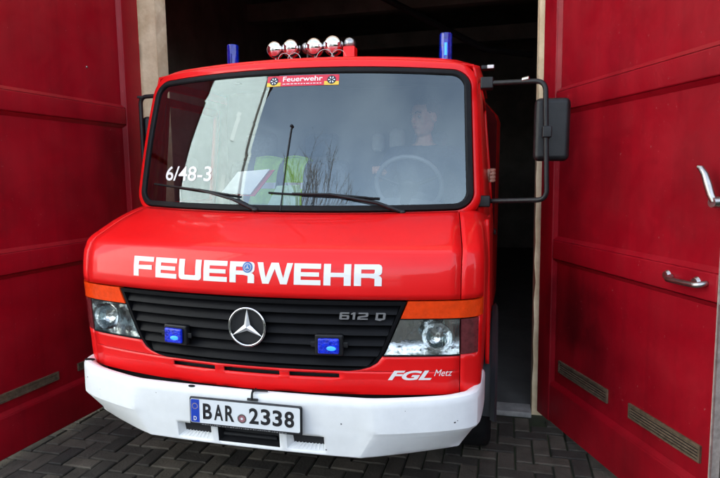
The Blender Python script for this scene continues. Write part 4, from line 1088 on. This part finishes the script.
bm = bmesh.new(); sphere(bm, hp(0, -.0915, -.053), 1, .020, .006, .0035, rot=HR); sphere(bm, hp(0, -.0915, -.060), 1, .017, .006, .004, rot=HR); dpart('mouth', bm, 'lip')

# ------------------------------------------------------------------ what stands across the yard (seen only as reflections)
def house(loc, rz, wd, dp, ht, label, cols, rows):
    h = empty('house', loc, rz); tag(h, label, 'house')
    bm = bmesh.new(); box(bm, -wd/2, wd/2, -dp, 0, -.1, ht); finish('wall', bm, 'plaster', h)
    bm = bmesh.new(); e = .5
    vs = [bm.verts.new(p) for p in ((-wd/2-e, e, ht+.01), (wd/2+e, e, ht+.01), (wd/2+e, -dp-e, ht+.01), (-wd/2-e, -dp-e, ht+.01), (-wd/2-e, -dp/2, ht+2.8), (wd/2+e, -dp/2, ht+2.8))]
    for f in ((0, 1, 5, 4), (2, 3, 4, 5), (1, 2, 5), (3, 0, 4), (3, 2, 1, 0)): bm.faces.new([vs[i] for i in f])
    finish('roof', bm, 'rooft', h)
    for r in range(rows):
        for c2 in range(cols):
            x = -wd/2+wd*(c2+.5)/cols; z = 4.2+4.6*r
            bm = bmesh.new()
            for a in ((x-.20, x-.14, z, z+2.2), (x+.14, x+.20, z, z+2.2), (x-.14, x+.14, z-.06, z), (x-.14, x+.14, z+2.12, z+2.2), (x-.03, x+.03, z, z+2.12)): box(bm, a[0], a[1], -.02, .05, a[2], a[3])
            wn = finish('window', bm, 'shutter', h)
            bm = bmesh.new(); box(bm, x-.14, x+.14, -.01, .012, z, z+2.12); finish('shutter', bm, 'shutter', wn)
house((-10.45, -6.75, -.03), R(-48), 8.5, 8, 15, 'tall pale plastered house across the yard', 2, 2)
bm = bmesh.new(); tube(bm, [(-5.85, -6.9, -.05), (-5.85, -6.9, 11.5)], [.11, .08], 12); tag(finish('telegraph_pole', bm, 'bark', smooth=60), 'dark wooden pole beside the pale house', 'pole')
def tree(loc, H, label, seed, nst=9):
    rnd_ = random.Random(seed); t = empty('bare_tree', loc); tag(t, label, 'tree', 'bare trees across the yard')
    tb, cb2 = bmesh.new(), bmesh.new()
    tube(tb, [(0, 0, -.1), (.05, 0, H*.14), (0, .05, H*.26)], [.13, .10, .08], 10)
    def br(p, d, L, r, dep):
        q = p+d*L*.5+Vector((rnd_.uniform(-1, 1), rnd_.uniform(-1, 1), 0))*L*.05; e = p+d*L
        tube(cb2, [p, q, e], [r, r*.75, r*.45], 5 if dep < 2 else 3, cap=False)
        if dep >= 4: return
        for k in range(rnd_.choice((3, 4)) if dep < 3 else 3):
            a = rnd_.uniform(.25, 1); st = p.lerp(e, a)
            nd = (d+Vector((rnd_.uniform(-1, 1), rnd_.uniform(-1, 1), rnd_.uniform(-.15, .75)))*.62).normalized(); br(st, nd, L*rnd_.uniform(.45, .68), r*.55, dep+1)
    for k in range(nst):
        a = 2*math.pi*k/nst; br(Vector((0, 0, H*rnd_.uniform(.12, .26))), Vector((math.cos(a)*.36, math.sin(a)*.36, 1)).normalized(), H*rnd_.uniform(.36, .5), .06, 1)
    finish('trunk', tb, 'bark', t, smooth=60); finish('crown', cb2, 'bark', t)
tree((-2.05, -10.2, -.03), 8.8, 'bare many-stemmed tree whose twigs show in the windscreen', 3)
tree((-.9, -13.5, -.03), 7.4, 'second bare tree further off across the yard', 5, 6)

# leafy screen added off camera to block low sky light from the left gate
hg = bmesh.new(); rh = random.Random(11)
for k in range(5200):
    x, y, z = 4.4+rh.uniform(-.4, .4), rh.uniform(-11, -.3), rh.uniform(0, 2.4)
    a = Vector((rh.uniform(-1, 1), rh.uniform(-1, 1), rh.uniform(-1, 1))).normalized()*.16; b_ = a.orthogonal().normalized()*.11
    p = Vector((x, y, z)); hg.faces.new([hg.verts.new(q) for q in (p-a, p+b_, p+a, p-b_)])
M['leaf'] = mat('blocker_leaf', (.03, .055, .018), .6, noise=.4, nscale=3)
tag(finish('sky_blocker', hg, 'leaf'), 'unseen dark green leafy screen added right of the yard to block low sky light', 'sky_blocker')
